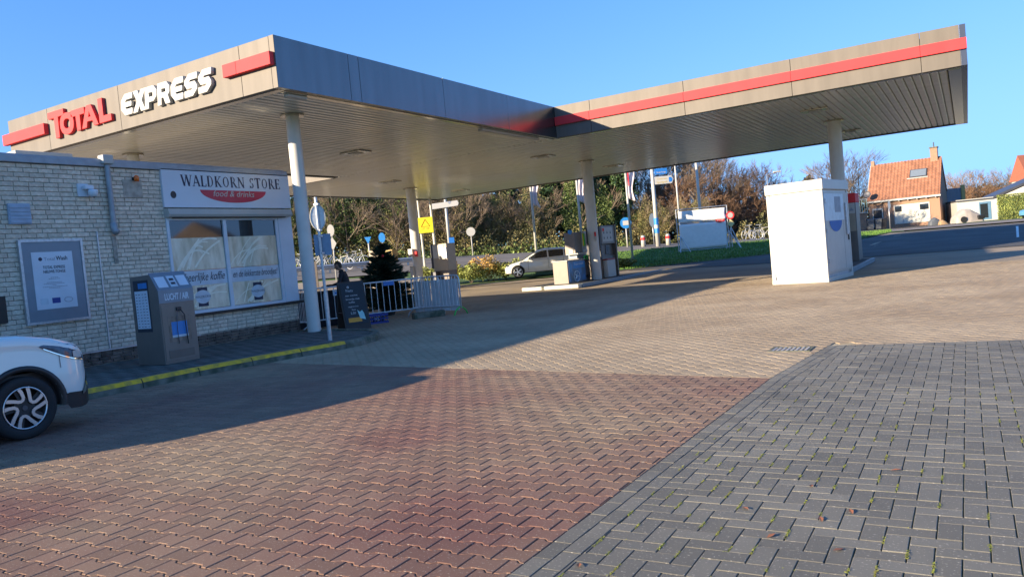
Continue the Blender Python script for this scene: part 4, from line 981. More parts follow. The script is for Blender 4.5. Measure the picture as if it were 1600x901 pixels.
MB().box(L*.30,L*.36,-.03,-.012,.86,1.02).build('name_plate', m_band, bt); MB().box(L*.31,L*.35,-.034,-.031,.90,.95).build('plate_print', m_blue, bt)
MB().box(L*.62,L*.69,-.03,-.012,.98,1.09).build('blue_plate', m_blue, bt); MB().box(L*.02,L*.09,-.03,-.012,1.02,1.10).build('blue_plate', m_blue, bt)
text('STREEK', .07, frame((1,0,0),(0,0,1),(L*.305,-.0345,.96)), m_ink, parent=bt, ext=.0005, width=L*.05, name='lettering')
bt2, L2_ = barrier((-14.0,17.7), (-12.12,17.42), 'crowd barrier with green feet and white boards behind its bars, rightmost of the three', n=14, foot=m_green)
m_brd = mat('weathered_white_board', (.54,.58,.60), .6, var=.08, vs=3)
for q in range(5): MB().box(.02+q*.36,.02+q*.36+.32,.05,.07,.12,1.0).build('white_board', m_brd, bt2)
barrier((-16.7,15.5), (-14.35,14.0), 'crowd barrier half hidden between the shop corner and the white column', n=14)
t = thing('barrier_foot_block', 'dark concrete block lying under the long crowd barrier', 'concrete block', (-12.95,17.0,0), rad(55))
MB().box(-.45,.45,-.13,.13,0,.17).build('block', m_kerb, t, bevel=.02)
# slatted white fence behind
t = thing('white_slat_screen', 'white slatted screen behind the barrier at the shop corner', 'screen', (-17.2,15.6,0), rad(-30))
sl_ = None
for q in range(8):
    if sl_ is None: sl_ = MB().box(0,.11,0,.02,.15,1.05).build('slat', m_offw, t); o = sl_
    else: o = sl_.copy(); COL.objects.link(o)
    o.location = (-.6+q*.17,0,0)
# ================================================================== chalkboard, crate, spruce, person
cb_p = Vector((-13.55,14.35,0)); bz = math.atan2(15.05-14.2, -13.0+13.5) 
t = thing('chalkboard_sign', 'black A-frame chalkboard with chalk writing and an orange drawing', 'chalkboard', (-13.32,14.42,.0), rad(62))
tl = .30
def AB(x0,x1,z0,z1,y,th): # panel leaning: front panel y offset with z
    return MB().prism([(x0,-tl*(1-z0/1.22)+y,z0),(x1,-tl*(1-z0/1.22)+y,z0),(x1,-tl*(1-z1/1.22)+y,z1),(x0,-tl*(1-z1/1.22)+y,z1)], (0,th,0))
AB(-.33,.33,.02,1.22,0,.03).build('front_frame', m_wood, t); AB(-.29,.29,.16,1.18,-.012,.01).build('writing_face', m_board, t)
MB().prism([(-.33,tl,.02),(.33,tl,.02),(.33,.035,1.22),(-.33,.035,1.22)], (0,.03,0)).build('back_frame', m_wood, t)
for s_ in (-.31,.31): MB().box(s_-.012,s_+.012,-.18,.18,.45,.47).build('side_stay', m_wood, t)
fr_ = lambda x, z, o=-.014: frame((1,0,0), Vector((0,tl/1.22,1)), (x, -tl*(1-z/1.22)+o, z))
for (s, z, sz, x) in (('Fiets',.96,.10,-.17),('een warme',.85,.07,-.2),('broodje met',.76,.07,-.2),('koffie',.68,.07,-.14),('cappuccino',.58,.06,-.18),('thee',.5,.06,-.1),('2,50',.41,.08,-.14)):
    text(s, sz, fr_(x,z), m_chalk, parent=t, ext=.0005, name='chalk_writing')
MB().prism([fr_(0,0)@Vector(p) for p in ((-.22,.22,0),(.12,.22,0),(.12,.33,0),(-.22,.33,0))], (0,-.002,0)).build('orange_drawing', mat('orange_chalk', (.75,.32,.05), .8), t)
MB().prism([fr_(0,0)@Vector(p) for p in ((.08,.30,.003),(.22,.26,.003),(.20,.42,.003),(.16,.5,.003),(.10,.46,.003),(.04,.52,.003))], (0,-.002,0)).build('blue_drawing', mat('blue_chalk', (.35,.6,.6), .8), t)
MB().lathe([(.001,.03),(.028,.02),(.032,-.02),(.001,-.04)],12,(-.1,-.06,1.08)).build('white_mark', m_chalk, t)
# blue crate
m_crate = mat('blue_crate_plastic', (.01,.03,.22), .5)
t = thing('blue_crate', 'dark blue plastic bottle crate on the ground under the barrier', 'crate', (-13.95,15.95,0), rad(60))
for (a,b,c,d) in ((-.3,.3,-.2,-.185),(-.3,.3,.185,.2),(-.3,-.285,-.185,.185),(.285,.3,-.185,.185)):
    MB().box(a,b,c,d,0,.05).box(a,b,c,d,.20,.26).box(a,b,c,d,.11,.14).build('side_wall', m_crate, t)
mb = MB()
for q in range(7): mb.box(-.28+q*.088,-.26+q*.088,-.198,-.188,.05,.20)
mb.build('rib', m_crate, t); MB().box(-.28,.28,-.18,.18,.01,.02).build('bottom', m_crate, t)
text('92', .13, frame((1,0,0),(0,0,1),(-.1,-.2015,.08)), m_grey_ink, parent=t, ext=.001, name='crate_print')
for q in range(6): MB().lathe([(.001,.0),(.035,0),(.035,.12),(.013,.17),(.013,.21),(.001,.21)],10,(-.22+(q%3)*.2,-.08+(q//3)*.17,.02)).build('bottle', mat('bottle_glass%d'%q, (.05,.06,.08), .15), t)
# spruce
def leaf_cloud(C_, size, m_, name, par, k=1, flat=None):
    """C_ (N,3) centres -> N small quads of random facing"""
    N = len(C_); a = rng.normal(size=(N,3)); a /= np.linalg.norm(a,axis=1)[:,None]; b = rng.normal(size=(N,3)); b -= (a*b).sum(1)[:,None]*a; b /= np.linalg.norm(b,axis=1)[:,None]
    s = (size*rng.uniform(.6,1.4,N))[:,None]
    V = np.stack([C_+a*s, C_+b*s*.6, C_-a*s*.8, C_-b*s*.6], 1).reshape(-1,3); F = (np.arange(N)*4)[:,None]+np.arange(4)[None]
    return arr_mesh(name, V, [F], m_, rng.random(N), par)
def spruce(H, Rb, t, nb=26):
    MB().tube((0,0,0),(0,0,H),.05,.008,8).build('trunk', m_bark, t)
    V = []; 
    lv = 0; z = .22
    segs = []
    while z < H*.97:
        r = Rb*(1-z/H)**.8+.05; n = 11
        for q in range(n):
            a = random.random()*2*PI; L = r*random.uniform(.8,1.12)
            zj_ = z+random.uniform(-.06,.06); segs.append((Vector((0,0,zj_)), Vector((math.cos(a)*L, math.sin(a)*L, zj_+random.uniform(-.05,.22)*L)), L))
        z += .085
    pts = []; dirs = []
    for a, b, L in segs:
        d = (b-a); nn = int(L*190)
        for q in range(nn):
            f_ = (q+1)/nn; p = a+d*f_; wv = .16*(1-f_*.7)*L
            sd_ = Vector((-d.y,d.x,0)).normalized()*random.uniform(-wv,wv); pts.append(p+sd_+Vector((0,0,random.uniform(-.045,.03)))); dd = (d.normalized()+sd_*4+Vector((0,0,.3))).normalized(); dirs.append(dd)
    P_ = np.array(pts); D_ = np.array(dirs); N = len(P_); s = .05*rng.uniform(.7,1.3,N)[:,None]; up_ = rng.normal(size=(N,3)); c_ = np.cross(D_, up_); c_ /= np.linalg.norm(c_,axis=1)[:,None]
    V = np.stack([P_+c_*.014, P_+D_*s*1.8, P_-c_*.014, P_-D_*s*.4],1).reshape(-1,3); F = (np.arange(N)*4)[:,None]+np.arange(4)[None]
    arr_mesh('needles', V, [F], m_needle, rng.random(N), t)
    mb = MB()
    for a, b, L in segs: mb.tube(a, b, .008, .002, 4, False)
    mb.build('branches', m_bark, t)
t = thing('christmas_tree', 'dark green christmas tree standing behind the crowd barrier', 'christmas tree', (*at(603,450,24.0).xy,0)); spruce(2.3, 1.1, t)
MB().lathe([(.001,0),(.2,0),(.24,.25),(.22,.25),(.18,.22),(.001,.22)],20).build('pot', m_black, t)
MB().lathe([(.001,.05),(.04,.03),(.05,0),(.04,-.03),(.001,-.05)],12,(.2,-.25,1.85)).build('red_bauble', m_red, t, smooth=True)
# dark counter behind board
t = thing('dark_counter', 'dark cloth-covered counter behind the chalkboard', 'counter', (-15.75,15.7,0), rad(58))
MB().box(-.8,.8,-.28,.28,0,.95).build('front', m_jacket, t, bevel=.02); MB().box(-.85,.85,-.33,.33,.951,.99).build('top', m_wood, t)
# person
def skin_body(name, joints, edges, m, par, sub=2):
    me = bpy.data.meshes.new(name); me.from_pydata([j[0] for j in joints], edges, []); me.materials.append(m)
    o = bpy.data.objects.new(name, me); COL.objects.link(o); o.parent = par
    sk = o.modifiers.new('skin', 'SKIN'); sk.use_smooth_shade = True
    for i, j in enumerate(joints): me.skin_vertices[0].data[i].radius = (j[1], j[2] if len(j) > 2 else j[1])
    me.skin_vertices[0].data[0].use_root = True
    ss = o.modifiers.new('sub', 'SUBSURF'); ss.levels = sub; ss.render_levels = sub
    return o
pp = at(541,452,21.0)
t = thing('person', 'person in a dark jacket bending forward over the counter behind the barrier', 'person', (pp.x, pp.y, 0), rad(31))
# local x = right in picture, y = away ; the person faces left (-x)
J = [((0,0,.95),.15,.13),((.0,0,1.12),.15,.13),((-.03,0,1.32),.19,.14),((-.08,0,1.47),.10,.10),((-.12,0,1.54),.06,.06),
     ((-.05,-.19,1.42),.07),((-.12,-.26,1.18),.05),((-.34,-.18,1.12),.042),((-.50,-.12,1.14),.03),
     ((-.05,.19,1.42),.07),((-.14,.26,1.18),.05),((-.36,.16,1.12),.042),((-.50,.10,1.14),.03),
     ((.02,-.1,.9),.10),((.0,-.11,.5),.07),((.03,-.11,.1),.05),((-.14,-.11,.05),.04),((.02,.1,.9),.10),((.0,.11,.5),.07),((.03,.11,.1),.05),((-.14,.11,.05),.04)]
E_ = [(0,1),(1,2),(2,3),(3,4),(2,5),(5,6),(6,7),(7,8),(2,9),(9,10),(10,11),(11,12),(0,13),(13,14),(14,15),(15,16),(0,17),(17,18),(18,19),(19,20)]
skin_body('body', J, E_, m_jacket, t)
hd_ = MB()
N1, N2 = 14, 18; vs = []; fs = []
for i in range(N1+1):
    th = PI*i/N1
    for k in range(N2):
        ph = 2*PI*k/N2; x = math.sin(th)*math.cos(ph); y = math.sin(th)*math.sin(ph); z = math.cos(th)
        rx = .098; 
        if z < -.1: x *= 1-.25*(-z); y *= 1-.35*(-z)
        nose = .022*math.exp(-((y/.18)**2+((z+.12)/.22)**2)) if x < 0 else 0
        vs.append((x*rx-nose, y*.077, z*.125))
for i in range(N1):
    for k in range(N2): fs.append((i*N2+k,i*N2+(k+1)%N2,(i+1)*N2+(k+1)%N2,(i+1)*N2+k))
TM = Matrix.Translation((-.16,0,1.635))@Matrix.Rotation(rad(-24),4,'Y')
hd_.add(vs, fs).xf(TM).build('head', m_skin, t, smooth=True)
hb = MB(); hb.add([(x*1.06+.012, y*1.08, z*1.07+.012) if True else 0 for (x,y,z) in vs], [f for f in fs if sum(vs[i][2] for i in f)/4 > .045+(-.0 if sum(vs[i][0] for i in f)/4 > 0 else .02) or (sum(vs[i][0] for i in f)/4 > .02 and sum(vs[i][2] for i in f)/4 > -.07)]); hb.xf(TM).build('hair', m_hair, t, smooth=True)
for s_ in (-1,1): MB().lathe([(.001,0),(.022,.004),(.026,.012),(.001,.016)],10).xf(TM@Matrix.Translation((.0,s_*.076,-.005))@Matrix.Rotation(s_*-PI/2,4,'X')).build('ear', m_skin, t, smooth=True); MB().lathe([(.001,-.006),(.009,0),(.001,.006)],8).xf(TM@Matrix.Translation((-.088,s_*.03,.01))).build('eye', m_black, t)
MB().box(-.095,-.085,-.022,.022,-.062,-.055).xf(TM).build('mouth', mat('lips', (.3,.12,.1), .6), t)
for s_, c in ((-1,(-.50,-.12,1.14)),(1,(-.50,.10,1.14))):
    c = Vector(c); hj = [((c.x,c.y,c.z),.026,.018),((c.x-.05,c.y,c.z),.032,.016),((c.x-.085,c.y,c.z-.003),.03,.014)]; he = [(0,1),(1,2)]
    hand = skin_body('hand', hj, he, m_skin, t, 1)
    for q, (dy, ln) in enumerate(((-.026,.060),(-.009,.070),(.009,.066),(.025,.052))):
        f0 = Vector((c.x-.085, c.y+dy, c.z-.003)); skin_body('finger', [(tuple(f0),.009),(tuple(f0+Vector((-ln*.5,0,-.008))),.008),(tuple(f0+Vector((-ln*.9,0,-.032))),.007)], [(0,1),(1,2)], m_skin, hand, 1)
    f0 = Vector((c.x-.035, c.y-s_*.03, c.z)); skin_body('thumb', [(tuple(f0),.011),(tuple(f0+Vector((-.03,-s_*.02,-.006))),.01),(tuple(f0+Vector((-.055,-s_*.022,-.015))),.008)], [(0,1),(1,2)], m_skin, hand, 1)
# ================================================================== pump islands
def island(label, x0, x1, y0, y1, ends=True):
    t = thing('pump_island', label, 'pump island', ((x0+x1)/2, y0, 0), 0, 'raised pump islands under the canopy')
    cx = (x0+x1)/2; w_ = (x1-x0)/2; L = y1-y0
    MB().box(-w_+.1, w_-.1, .35, L-.1, 0, .125).build('deck', m_asph, t)
    for s_ in (-1,1): MB().box(s_*w_, s_*(w_-.1), .35, L-.1, 0, .15).build('steel_kerb', m_shadeb, t, bevel=.01)
    if ends:
        MB().box(-w_+.02, -.35, 0, .34, 0, .15).build('end_block', m_kerbw, t, bevel=.03); MB().box(-.25, w_-.02, 0, .34, 0, .15).build('end_block', m_kerbw, t, bevel=.03)
        MB().box(-.34,-.26,.02,.32,0,.12).build('end_joint', m_kerb, t)
    return t
island('long pump island with pale end blocks around the middle column', -15.75, -13.15, 27.0, 43.5)
island('pump island around the column behind the christmas tree', -25.0, -22.0, 26.5, 38.0)
island('narrow pump island behind the tall white cabinet', -4.9, -3.12, 24.4, 32.2, False)
def BX(t, x0,x1,y0,y1,z0,z1,n,m,bv=.006): return MB().box(x0,x1,y0,y1,z0,z1).build(n,m,t,bevel=bv)
# low service box + pump A
t = thing('service_box', 'low taupe service box with a blue car picture on its side at the island end', 'service box', (-14.5,28.5,.125))
BX(t,-.5,.18,0,1.75,0,.93,'casing',m_taupe); BX(t,-.52,.2,-.02,1.77,.931,.965,'lid',m_offw); MB().box(.181,.186,.06,1.70,.06,.90).build('picture', mat('car_wash_picture', (.05,.16,.36), .35, var=.6, vs=2.2, col2=(.10,.13,.16)), t)
MB().box(.187,.189,.5,1.65,.60,.86).build('blue_field', m_lblue, t); text('Superwash', .12, frame((0,1,0),(0,0,1),(.1905,.62,.74)), m_band, parent=t, ext=.0005, width=.9, name='lettering')
MB().path([(.188,.8+.28*math.cos(q*PI/12),.26+.22*math.sin(q*PI/12)) for q in range(24)], .022, 5, True).build('pictured_wheel_ring', m_band, t); mb = MB()
for q in range(5): a = q*2*PI/5; mb.tube((.188,.8,.26),(.188,.8+.2*math.cos(a),.26+.16*math.sin(a)),.02,n=4)
mb.build('pictured_spokes', m_silver, t); BX(t,.187,.189,.05,.12,.06,.9,'picture_border',m_band,0)
def hoses(t, x, y0, n, dy, z0, z1, reach=.12):
    for q in range(n):
        y = y0+q*dy
        nz = MB(); nz.box(x,x+.05,y-.02,y+.02,z1-.06,z1+.12).box(x+.03,x+.10,y-.012,y+.012,z1+.06,z1+.10); nz.build('nozzle', m_green if q % 2 == 0 else m_black, t, bevel=.01)
        MB().path([(x+.03,y,z1-.05),(x+.12,y+.03,z1-.3),(x+.16,y+.06,(z0+z1)/2-.1),(x+.13,y+.08,z0+.12),(x+.05,y+.05,z0+.06),(x+.01,y,z0+.2)],.017,7).build('hose', m_black, t, smooth=True)
t = thing('fuel_pump', 'taupe fuel pump with green and black nozzles behind the low service box', 'fuel pump', (-14.5,30.26,.125), 0, 'fuel pumps')
BX(t,-.36,.16,-.60,.42,0,1.0,'lower_casing',m_taupe2); BX(t,-.38,.1,-.72,-.02,1.22,2.12,'display_head',m_taupe); BX(t,-.36,.05,-.50,.42,1.001,1.219,'counter_shelf',m_greybl); BX(t,-.38,.2,-.7,.1,1.17,1.219,'white_ledge',m_offw)
BX(t,-.2,.0,-.74,-.721,1.22,1.42,'receipt_slot',m_offw); MB().lathe([(.001,.0),(.10,.0),(.10,.03),(.001,.03)],20).xf(Matrix.Translation((-.08,-.70,2.14))@Matrix.Rotation(PI/2,4,'X')).build('number_disc', m_lblue, t)
BX(t,-.02,.12,.0,.42,1.22,2.14,'pipe_rack',m_steel); BX(t,.121,.14,.03,.11,1.5,2.05,'yellow_strip',m_yellow,0); BX(t,.121,.14,.16,.24,1.5,2.05,'green_strip',m_green,0); BX(t,.121,.14,.28,.38,1.5,2.05,'white_strip',m_offw,0)
hoses(t,.165,-.08,4,.13,.05,.98)
for q in range(3): BX(t,.12,.15,.05+q*.12,.13+q*.12,1.26,1.36,'small_display',m_band,0)
def dispenser(loc, label, rz=0, redtop=False):
    t = thing('card_pump', label, 'fuel pump', loc, rz, 'fuel pumps')
    BX(t,-.38,.30,.0,1.5,0,.98,'lower_casing',m_taupe2); BX(t,-.38,.38,.0,1.5,1.50,2.33,'head',m_taupe,.03)
    BX(t,-.38,.24,.0,1.5,.981,1.499,'recess',m_taupe2); BX(t,-.39,.42,1.5,1.62,0,2.38,'end_panel',m_taupe2,.02); BX(t,-.3,.36,-.14,-.002,.85,2.28,'dark_side_unit',m_black)
    BX(t,.381,.388,.12,1.25,1.62,2.26,'pictogram_panel',m_offw,0)
    mb = MB()
    for q in range(3):
        for r__ in range(2): y = .28+q*.36; z = 1.74+r__*.24; mb.prism([(.3895,y-.07,z),(.3895,y+.07,z),(.3895,y,z+.13)],(.001,0,0))
    mb.build('pictograms', m_ink, t); BX(t,.3895,.391,.14,.34,2.08,2.22,'red_mark',m_red,0)
    BX(t,.241,.27,.62,.95,1.05,1.45,'card_reader',m_dsteel,.01); BX(t,.271,.275,.74,.84,1.16,1.36,'reader_slot',m_black,0)
    BX(t,.31,.52,.1,1.0,.02,.78,'white_box',m_offw,.01); BX(t,.30,.53,.1,1.0,.781,.84,'red_lid',mat('dark_red',(.35,.03,.02),.5),.01)
    return t
dispenser((-14.45,31.62,.125), 'tall taupe card pump with a pictogram panel right of the middle column')
t = thing('fuel_pump', 'beige fuel pump lit by the sun behind the right end of the barriers', 'fuel pump', (-22.7,31.2,.125), 0, 'fuel pumps')
BX(t,-.43,.45,0,.7,0,.95,'lower_casing',m_taupe2); BX(t,-.43,.45,0,.75,.951,2.3,'display_head',m_pump,.02); BX(t,-.40,.25,-.02,-.001,1.6,2.24,'white_panel',m_offw,0); BX(t,.25,.45,-.06,-.001,1.55,2.1,'grey_reader',m_steel,.01); BX(t,-.6,-.45,.05,.6,1.1,2.3,'dark_side_unit',m_black)
BX(t,-.42,-.1,-.35,-.02,.4,.93,'litter_bin',m_dsteel,.01)
t = thing('fuel_pump', 'fuel pump with hoses half hidden by the christmas tree', 'fuel pump', (-24.75,28.6,.125), 0, 'fuel pumps')
BX(t,-.3,.4,0,.7,0,1.0,'lower_casing',m_taupe2); BX(t,-.3,.4,0,.75,1.3,2.25,'display_head',m_pump,.02); BX(t,-.3,.3,0,.7,1.001,1.299,'shelf',m_dsteel); BX(t,.401,.42,.1,.7,1.35,2.1,'display',m_black); BX(t,.55,1.1,.1,.5,1.6,2.2,'yellow_leaflet_rack',mat('tan_rack',(.4,.28,.1),.6)); hoses(t,.41,.1,4,.13,.05,1.0)
# extinguisher and boxes on columns
t = thing('fire_extinguisher_box', 'white call box and red sign fixed on the column by the far fuel pumps', 'call box', (-23.53,30.13,1.0))
BX(t,-.22,.05,-.12,0,.9,1.3,'upper_box',m_offw); BX(t,-.2,.0,-.12,0,-.1,.45,'lower_box',m_offw); BX(t,.16,.26,-.06,0.05,.9,1.15,'red_sign',m_red)
t = thing('column_sign', 'small red and white sign on the middle canopy column', 'sign', (-13.85,30.48,2.0))
BX(t,-.02,.06,-.04,.02,-.2,.2,'plate',m_offw,0); BX(t,-.01,.07,-.05,-.041,.0,.18,'red_field',m_red,0)
# right pump
t = thing('fuel_pump', 'tall fuel pump with a bright red top behind the white cabinet', 'fuel pump', (-3.72,30.9,.125), 0, 'fuel pumps')
BX(t,-.38,.2,0,1.1,0,2.15,'casing',m_taupe2,.02); BX(t,-.36,.17,-.012,-.001,1.75,2.14,'white_panel',m_offw,0); BX(t,-.36,.17,-.012,-.001,1.1,1.745,'beige_panel',m_pump,0); BX(t,-.40,.21,-.03,1.12,2.151,2.5,'red_top',m_red,.02)
mb = MB()
for q in range(2): mb.prism([(-.28+q*.25,-.014,1.85),(-.12+q*.25,-.014,1.85),(-.20+q*.25,-.014,1.98)],(0,-.001,0))
mb.build('pictograms', m_grey_ink, t)
t = thing('side_pump', 'white sided fuel pump with black looping hoses between the cabinet and the red topped pump', 'fuel pump', (-3.62,25.2,.125), 0, 'fuel pumps')
BX(t,-.5,.18,0,1.3,0,1.1,'casing',m_offw,.01); BX(t,-.3,.12,.2,1.2,1.101,1.95,'nozzle_column',m_dsteel,.02); hoses(t,.19,.35,3,.28,.08,1.15)
# ================================================================== white cabinet
t = thing('white_cabinet', 'tall white metal supply cabinet with a lid and blue half disc on its side', 'cabinet', (-4.76,22.04,0), rad(-8))
CW, CD, CH = 1.50, 2.35, 2.75
BX(t,0.02,CW-.02,.02,CD-.02,.20,CH-.28,'casing',m_white,.012)
for (a,b,c,d) in ((0,.09,0,.09),(CW-.09,CW,0,.09),(CW-.09,CW,CD-.09,CD),(0,.09,CD-.09,CD)): BX(t,a-.005,b+.005,c-.005,d+.005,.12,CH-.29,'corner_post',m_white,.01)
BX(t,.06,CW-.06,.04,CD-.04,.12,.22,'plinth',m_steel,0)
MB().box(-.01,CW+.01,-.01,.06,.0,.118).box(-.01,CW+.01,CD-.05,CD+.01,.0,.118).box(-.01,.06,.06,CD-.05,0,.118).box(CW-.06,CW+.01,.06,CD-.05,0,.118).build('base_frame', m_offw, t, bevel=.008)
BX(t,-.03,CW+.03,-.03,CD+.03,CH-.28,CH,'lid',m_white,.02)
BX(t,.05,CW-.11+.02,-.0,.018,.28,CH-.36,'front_panel',m_white,.004)
rp_ = BX(t,CW-.018,CW+.004,.12,CD-.12,.26,CH-.36,'side_panel',m_offw,.004)
MB().prism([(CW+.009,1.0+.58*math.cos(-PI*q/18),1.62+.30*math.sin(-PI*q/18)) for q in range(19)], (.003,0,0)).build('blue_half_disc', mat('logo_half_blue', (.03,.12,.40), .6), t)
BX(t,CW+.005,CW+.008,.10,CD-.5,1.63,2.36,'pale_field',m_band,0); BX(t,CW+.009,CW+.012,1.0,1.55,1.85,2.28,'grey_notice',m_grey_ink,0)
BX(t,CW+.005,CW+.05,1.95,2.05,1.2,2.1,'door_handle_bar',m_steel,.01); BX(t,CW+.005,CW+.03,2.1,2.16,1.05,1.25,'lock',m_black,0)
for q in range(3): BX(t,CW-.062,CW-.05,.5+q*.6,.9+q*.6,.02,.1,'frame_slot',m_black,0)
BX(t,CW+.0045,CW+.006,1.72,1.73,.28,CH-.38,'door_seam',m_dsteel,0)
for z_ in (.5,1.3,2.1): BX(t,CW+.005,CW+.03,.13,.17,z_,z_+.12,'hinge',m_steel,.004)
BX(t,.62,.86,-.003,-.001,1.9,2.0,'small_label',m_band,0)
for s_ in (.05,CW-.05): MB().tube((s_,-.008,.05),(s_,-.016,.05),.012,n=8).build('bolt', m_steel, t)
# ================================================================== signs and poles beyond
def pole_thing(name, label, cat, px, py, D, h, r, m=m_offw, group=None, lean=0, zb=None):
    p = at(px, py, D); p.z = gz(p.x, p.y) if zb is None else zb
    t = thing(name, label, cat, p, rad(31), group)
    MB().tube((0,0,0),(0,0,h),r,r*.7,10).build('pole', m, t, smooth=True); return t
def flag(t, h, L, m, dx=.3, ln=1.9):
    V = []; F = []; nx, nz = 6, 12
    for i in range(nx+1):
        for j in range(nz+1):
            a = i/nx; b = j/nz; x = .03+a*dx*(1+.25*math.sin(b*7)); y = .07*math.sin(a*9+b*3); z = h-.15-b*ln-a*.35*(1-b*.3); V.append((x,y,z))
    for i in range(nx):
        for j in range(nz): a = i*(nz+1)+j; F.append((a,a+1,a+nz+2,a+nz+1))
    o = MB().add(V, F).build('flag', m, t, smooth=True); so_ = o.modifiers.new('solid','SOLIDIFY'); so_.thickness = .01; return o
def flagred(t, h): MB().prism([(.10,-.09,h-1.9),(.17,-.09,h-1.9),(.16,-.09,h-.5),(.09,-.09,h-.5)],(0,-.003,0)).build('red_print', m_red, t)
for (px, py, D, h, rd, lb) in ((838,392,47,7.0,0,'white flagpole with a limp pale flag behind the white hatchback'),(909,375,47,7.0,0,'white flagpole with a limp flag left of the middle column'),(989,408,48,6.9,1,'white flagpole with a limp red and white flag at the grass verge')):
    t = pole_thing('flagpole', lb, 'flagpole', px, py, D, h, .085, m_offw, 'flagpoles'); flag(t, h-.5, 2, m_flag, .42, 2.4)
    if rd: flagred(t, h-.4)
# blue-white banded sign mast with direction signs
t = pole_thing('direction_sign', 'direction signpost with a blue and a white arrow sign on a white mast', 'signpost', 1028, 378, 56, 6.6, .17, m_offw)
MB().tube((0,0,1.0),(0,0,2.1),.175,n=12).build('blue_band', m_lblue, t); MB().tube((0,0,1.35),(0,0,1.6),.178,n=12).build('white_band', m_offw, t)
zz0 = t.location.z
def arrow(t, x0, x1, z0, z1, m, nm, tip=.35, y=-.2): return MB().prism([(x0,y,z0),(x1-tip,y,z0),(x1,y,(z0+z1)/2),(x1-tip,y,z1),(x0,y,z1)],(0,-.05,0)).build(nm, m, t)
arrow(t,.15,1.05,5.2,5.62,m_blue,'blue_arrow_sign',.02); arrow(t,.1,1.45,4.5,5.05,m_offw,'white_arrow_sign',.12); MB().prism([(1.12,-.255,4.6),(1.3,-.255,4.6),(1.4,-.255,4.775),(1.3,-.255,4.95),(1.12,-.255,4.95)],(0,-.004,0)).build('arrow_head', m_blue, t)
text('Oude-Tonge', .16, frame((1,0,0),(0,0,1),(.25,-.256,5.3)), m_white, parent=t, ext=.002, width=.7, name='lettering')
text('Centrum', .19, frame((1,0,0),(0,0,1),(.25,-.256,4.82)), mat('tan_lettering',(.55,.4,.1),.5), parent=t, ext=.002, width=.75, name='lettering'); text('Sportpark', .19, frame((1,0,0),(0,0,1),(.25,-.256,4.58)), bpy.data.materials['tan_lettering'], parent=t, ext=.002, width=.75, name='lettering')
pole_thing('lamp_mast', 'thin white mast rising behind the left half of the banner frame', 'mast', 1064, 372, 60, 7.6, .08, m_offw, 'masts behind the banner frame')
pole_thing('lamp_mast', 'thick white mast rising behind the middle of the banner frame', 'mast', 1097, 370, 58, 7.8, .13, m_offw, 'masts behind the banner frame')
t = pole_thing('street_lamp', 'slender street lamp with a bent arm left above the white cabinet', 'street lamp', 1205, 358, 60, 5.0, .07, m_steel)
MB().tube((0,0,4.95),(.9,0,5.15),.04,n=8).build('arm', m_steel, t); MB().box(.5,1.1,-.1,.1,5.1,5.2).build('lamp_head', m_offw, t, bevel=.03)
def round_sign(t, z, r, m, nm='round_sign', y=-.08, x=0): return MB().prism([(x+r*math.cos(2*PI*i/24),y,z+r*math.sin(2*PI*i/24)) for i in range(24)],(0,.02,0)).build(nm, m, t)
t = pole_thing('keep_right_sign', 'round blue sign on a short post left of the banner frame', 'traffic sign', 980, 378, 58, 1.9, .06, m_offw)
round_sign(t,1.85,.42,m_lblue); MB().box(-.22,.22,-.11,-.085,1.68,2.02).build('white_symbol', m_white, t)
t = pole_thing('traffic_sign', 'grey back of a round sign beside the direction signpost', 'traffic sign', 1022, 378, 60, 1.9, .05, m_steel); MB().prism([(-.25*math.cos(2*PI*i/24),-.08,1.9+.55*math.sin(2*PI*i/24)) for i in range(24)],(0,.02,0)).build('round_sign', m_greybl, t)
for i, px in enumerate((1005,1044)):
    p = gp(px, 376, 57); t = thing('road_bollard', ('white and red road bollard left of the direction signpost','white and red road bollard just right of the direction signpost')[i], 'bollard', p, 0, 'road bollards')
    MB().lathe([(.001,0),(.18,0),(.16,.75),(.12,.85),(.001,.87)],14).build('post', m_offw, t, smooth=True); MB().lathe([(.165,.5),(.16,.7)],14,(0,0,.0)).xf(Matrix.Scale(1.02,4)).build('red_band', m_red, t)
# double arm white sign seen from behind
t = pole_thing('double_arm_sign', 'white mast with two broad white sign arms under the canopy edge', 'signpost', 704, 400, 60, 6.0, .13, m_offw)
zt = t.location.z
for a, b, c in ((678,727,0),): 
    MB().prism([(-1.15,-.2,3.78),(.95,-.2,3.9),(1.05,-.2,4.1),(.95,-.2,4.32),(-1.15,-.2,4.22)],(0,.08,0)).build('sign_arm', m_white, t, bevel=.02); MB().prism([(.15,-.21,4.26),(.45,-.21,4.28),(.32,-.21,4.08)],(0,-.005,0)).build('grey_mark', m_steel, t)
    MB().box(-.8,.3,-.05,.05,5.0,5.3).build('upper_arm', m_blue, t)
MB().box(.0,.42,-.2,-.17,.7,1.5).build('blue_sign', m_blue, t)
t = pole_thing('traffic_sign', 'white disc sign on a short post right of the double arm sign', 'traffic sign', 739, 398, 62, 1.95, .05, m_offw); round_sign(t,1.95,.36,m_offw)
t = pole_thing('marker_post', 'low white marker post at the foot of the double arm sign', 'post', 708, 400, 58, 1.0, .1, m_offw); MB().box(-.16,.16,-.1,.1,.8,1.05).build('cap', m_offw, t)
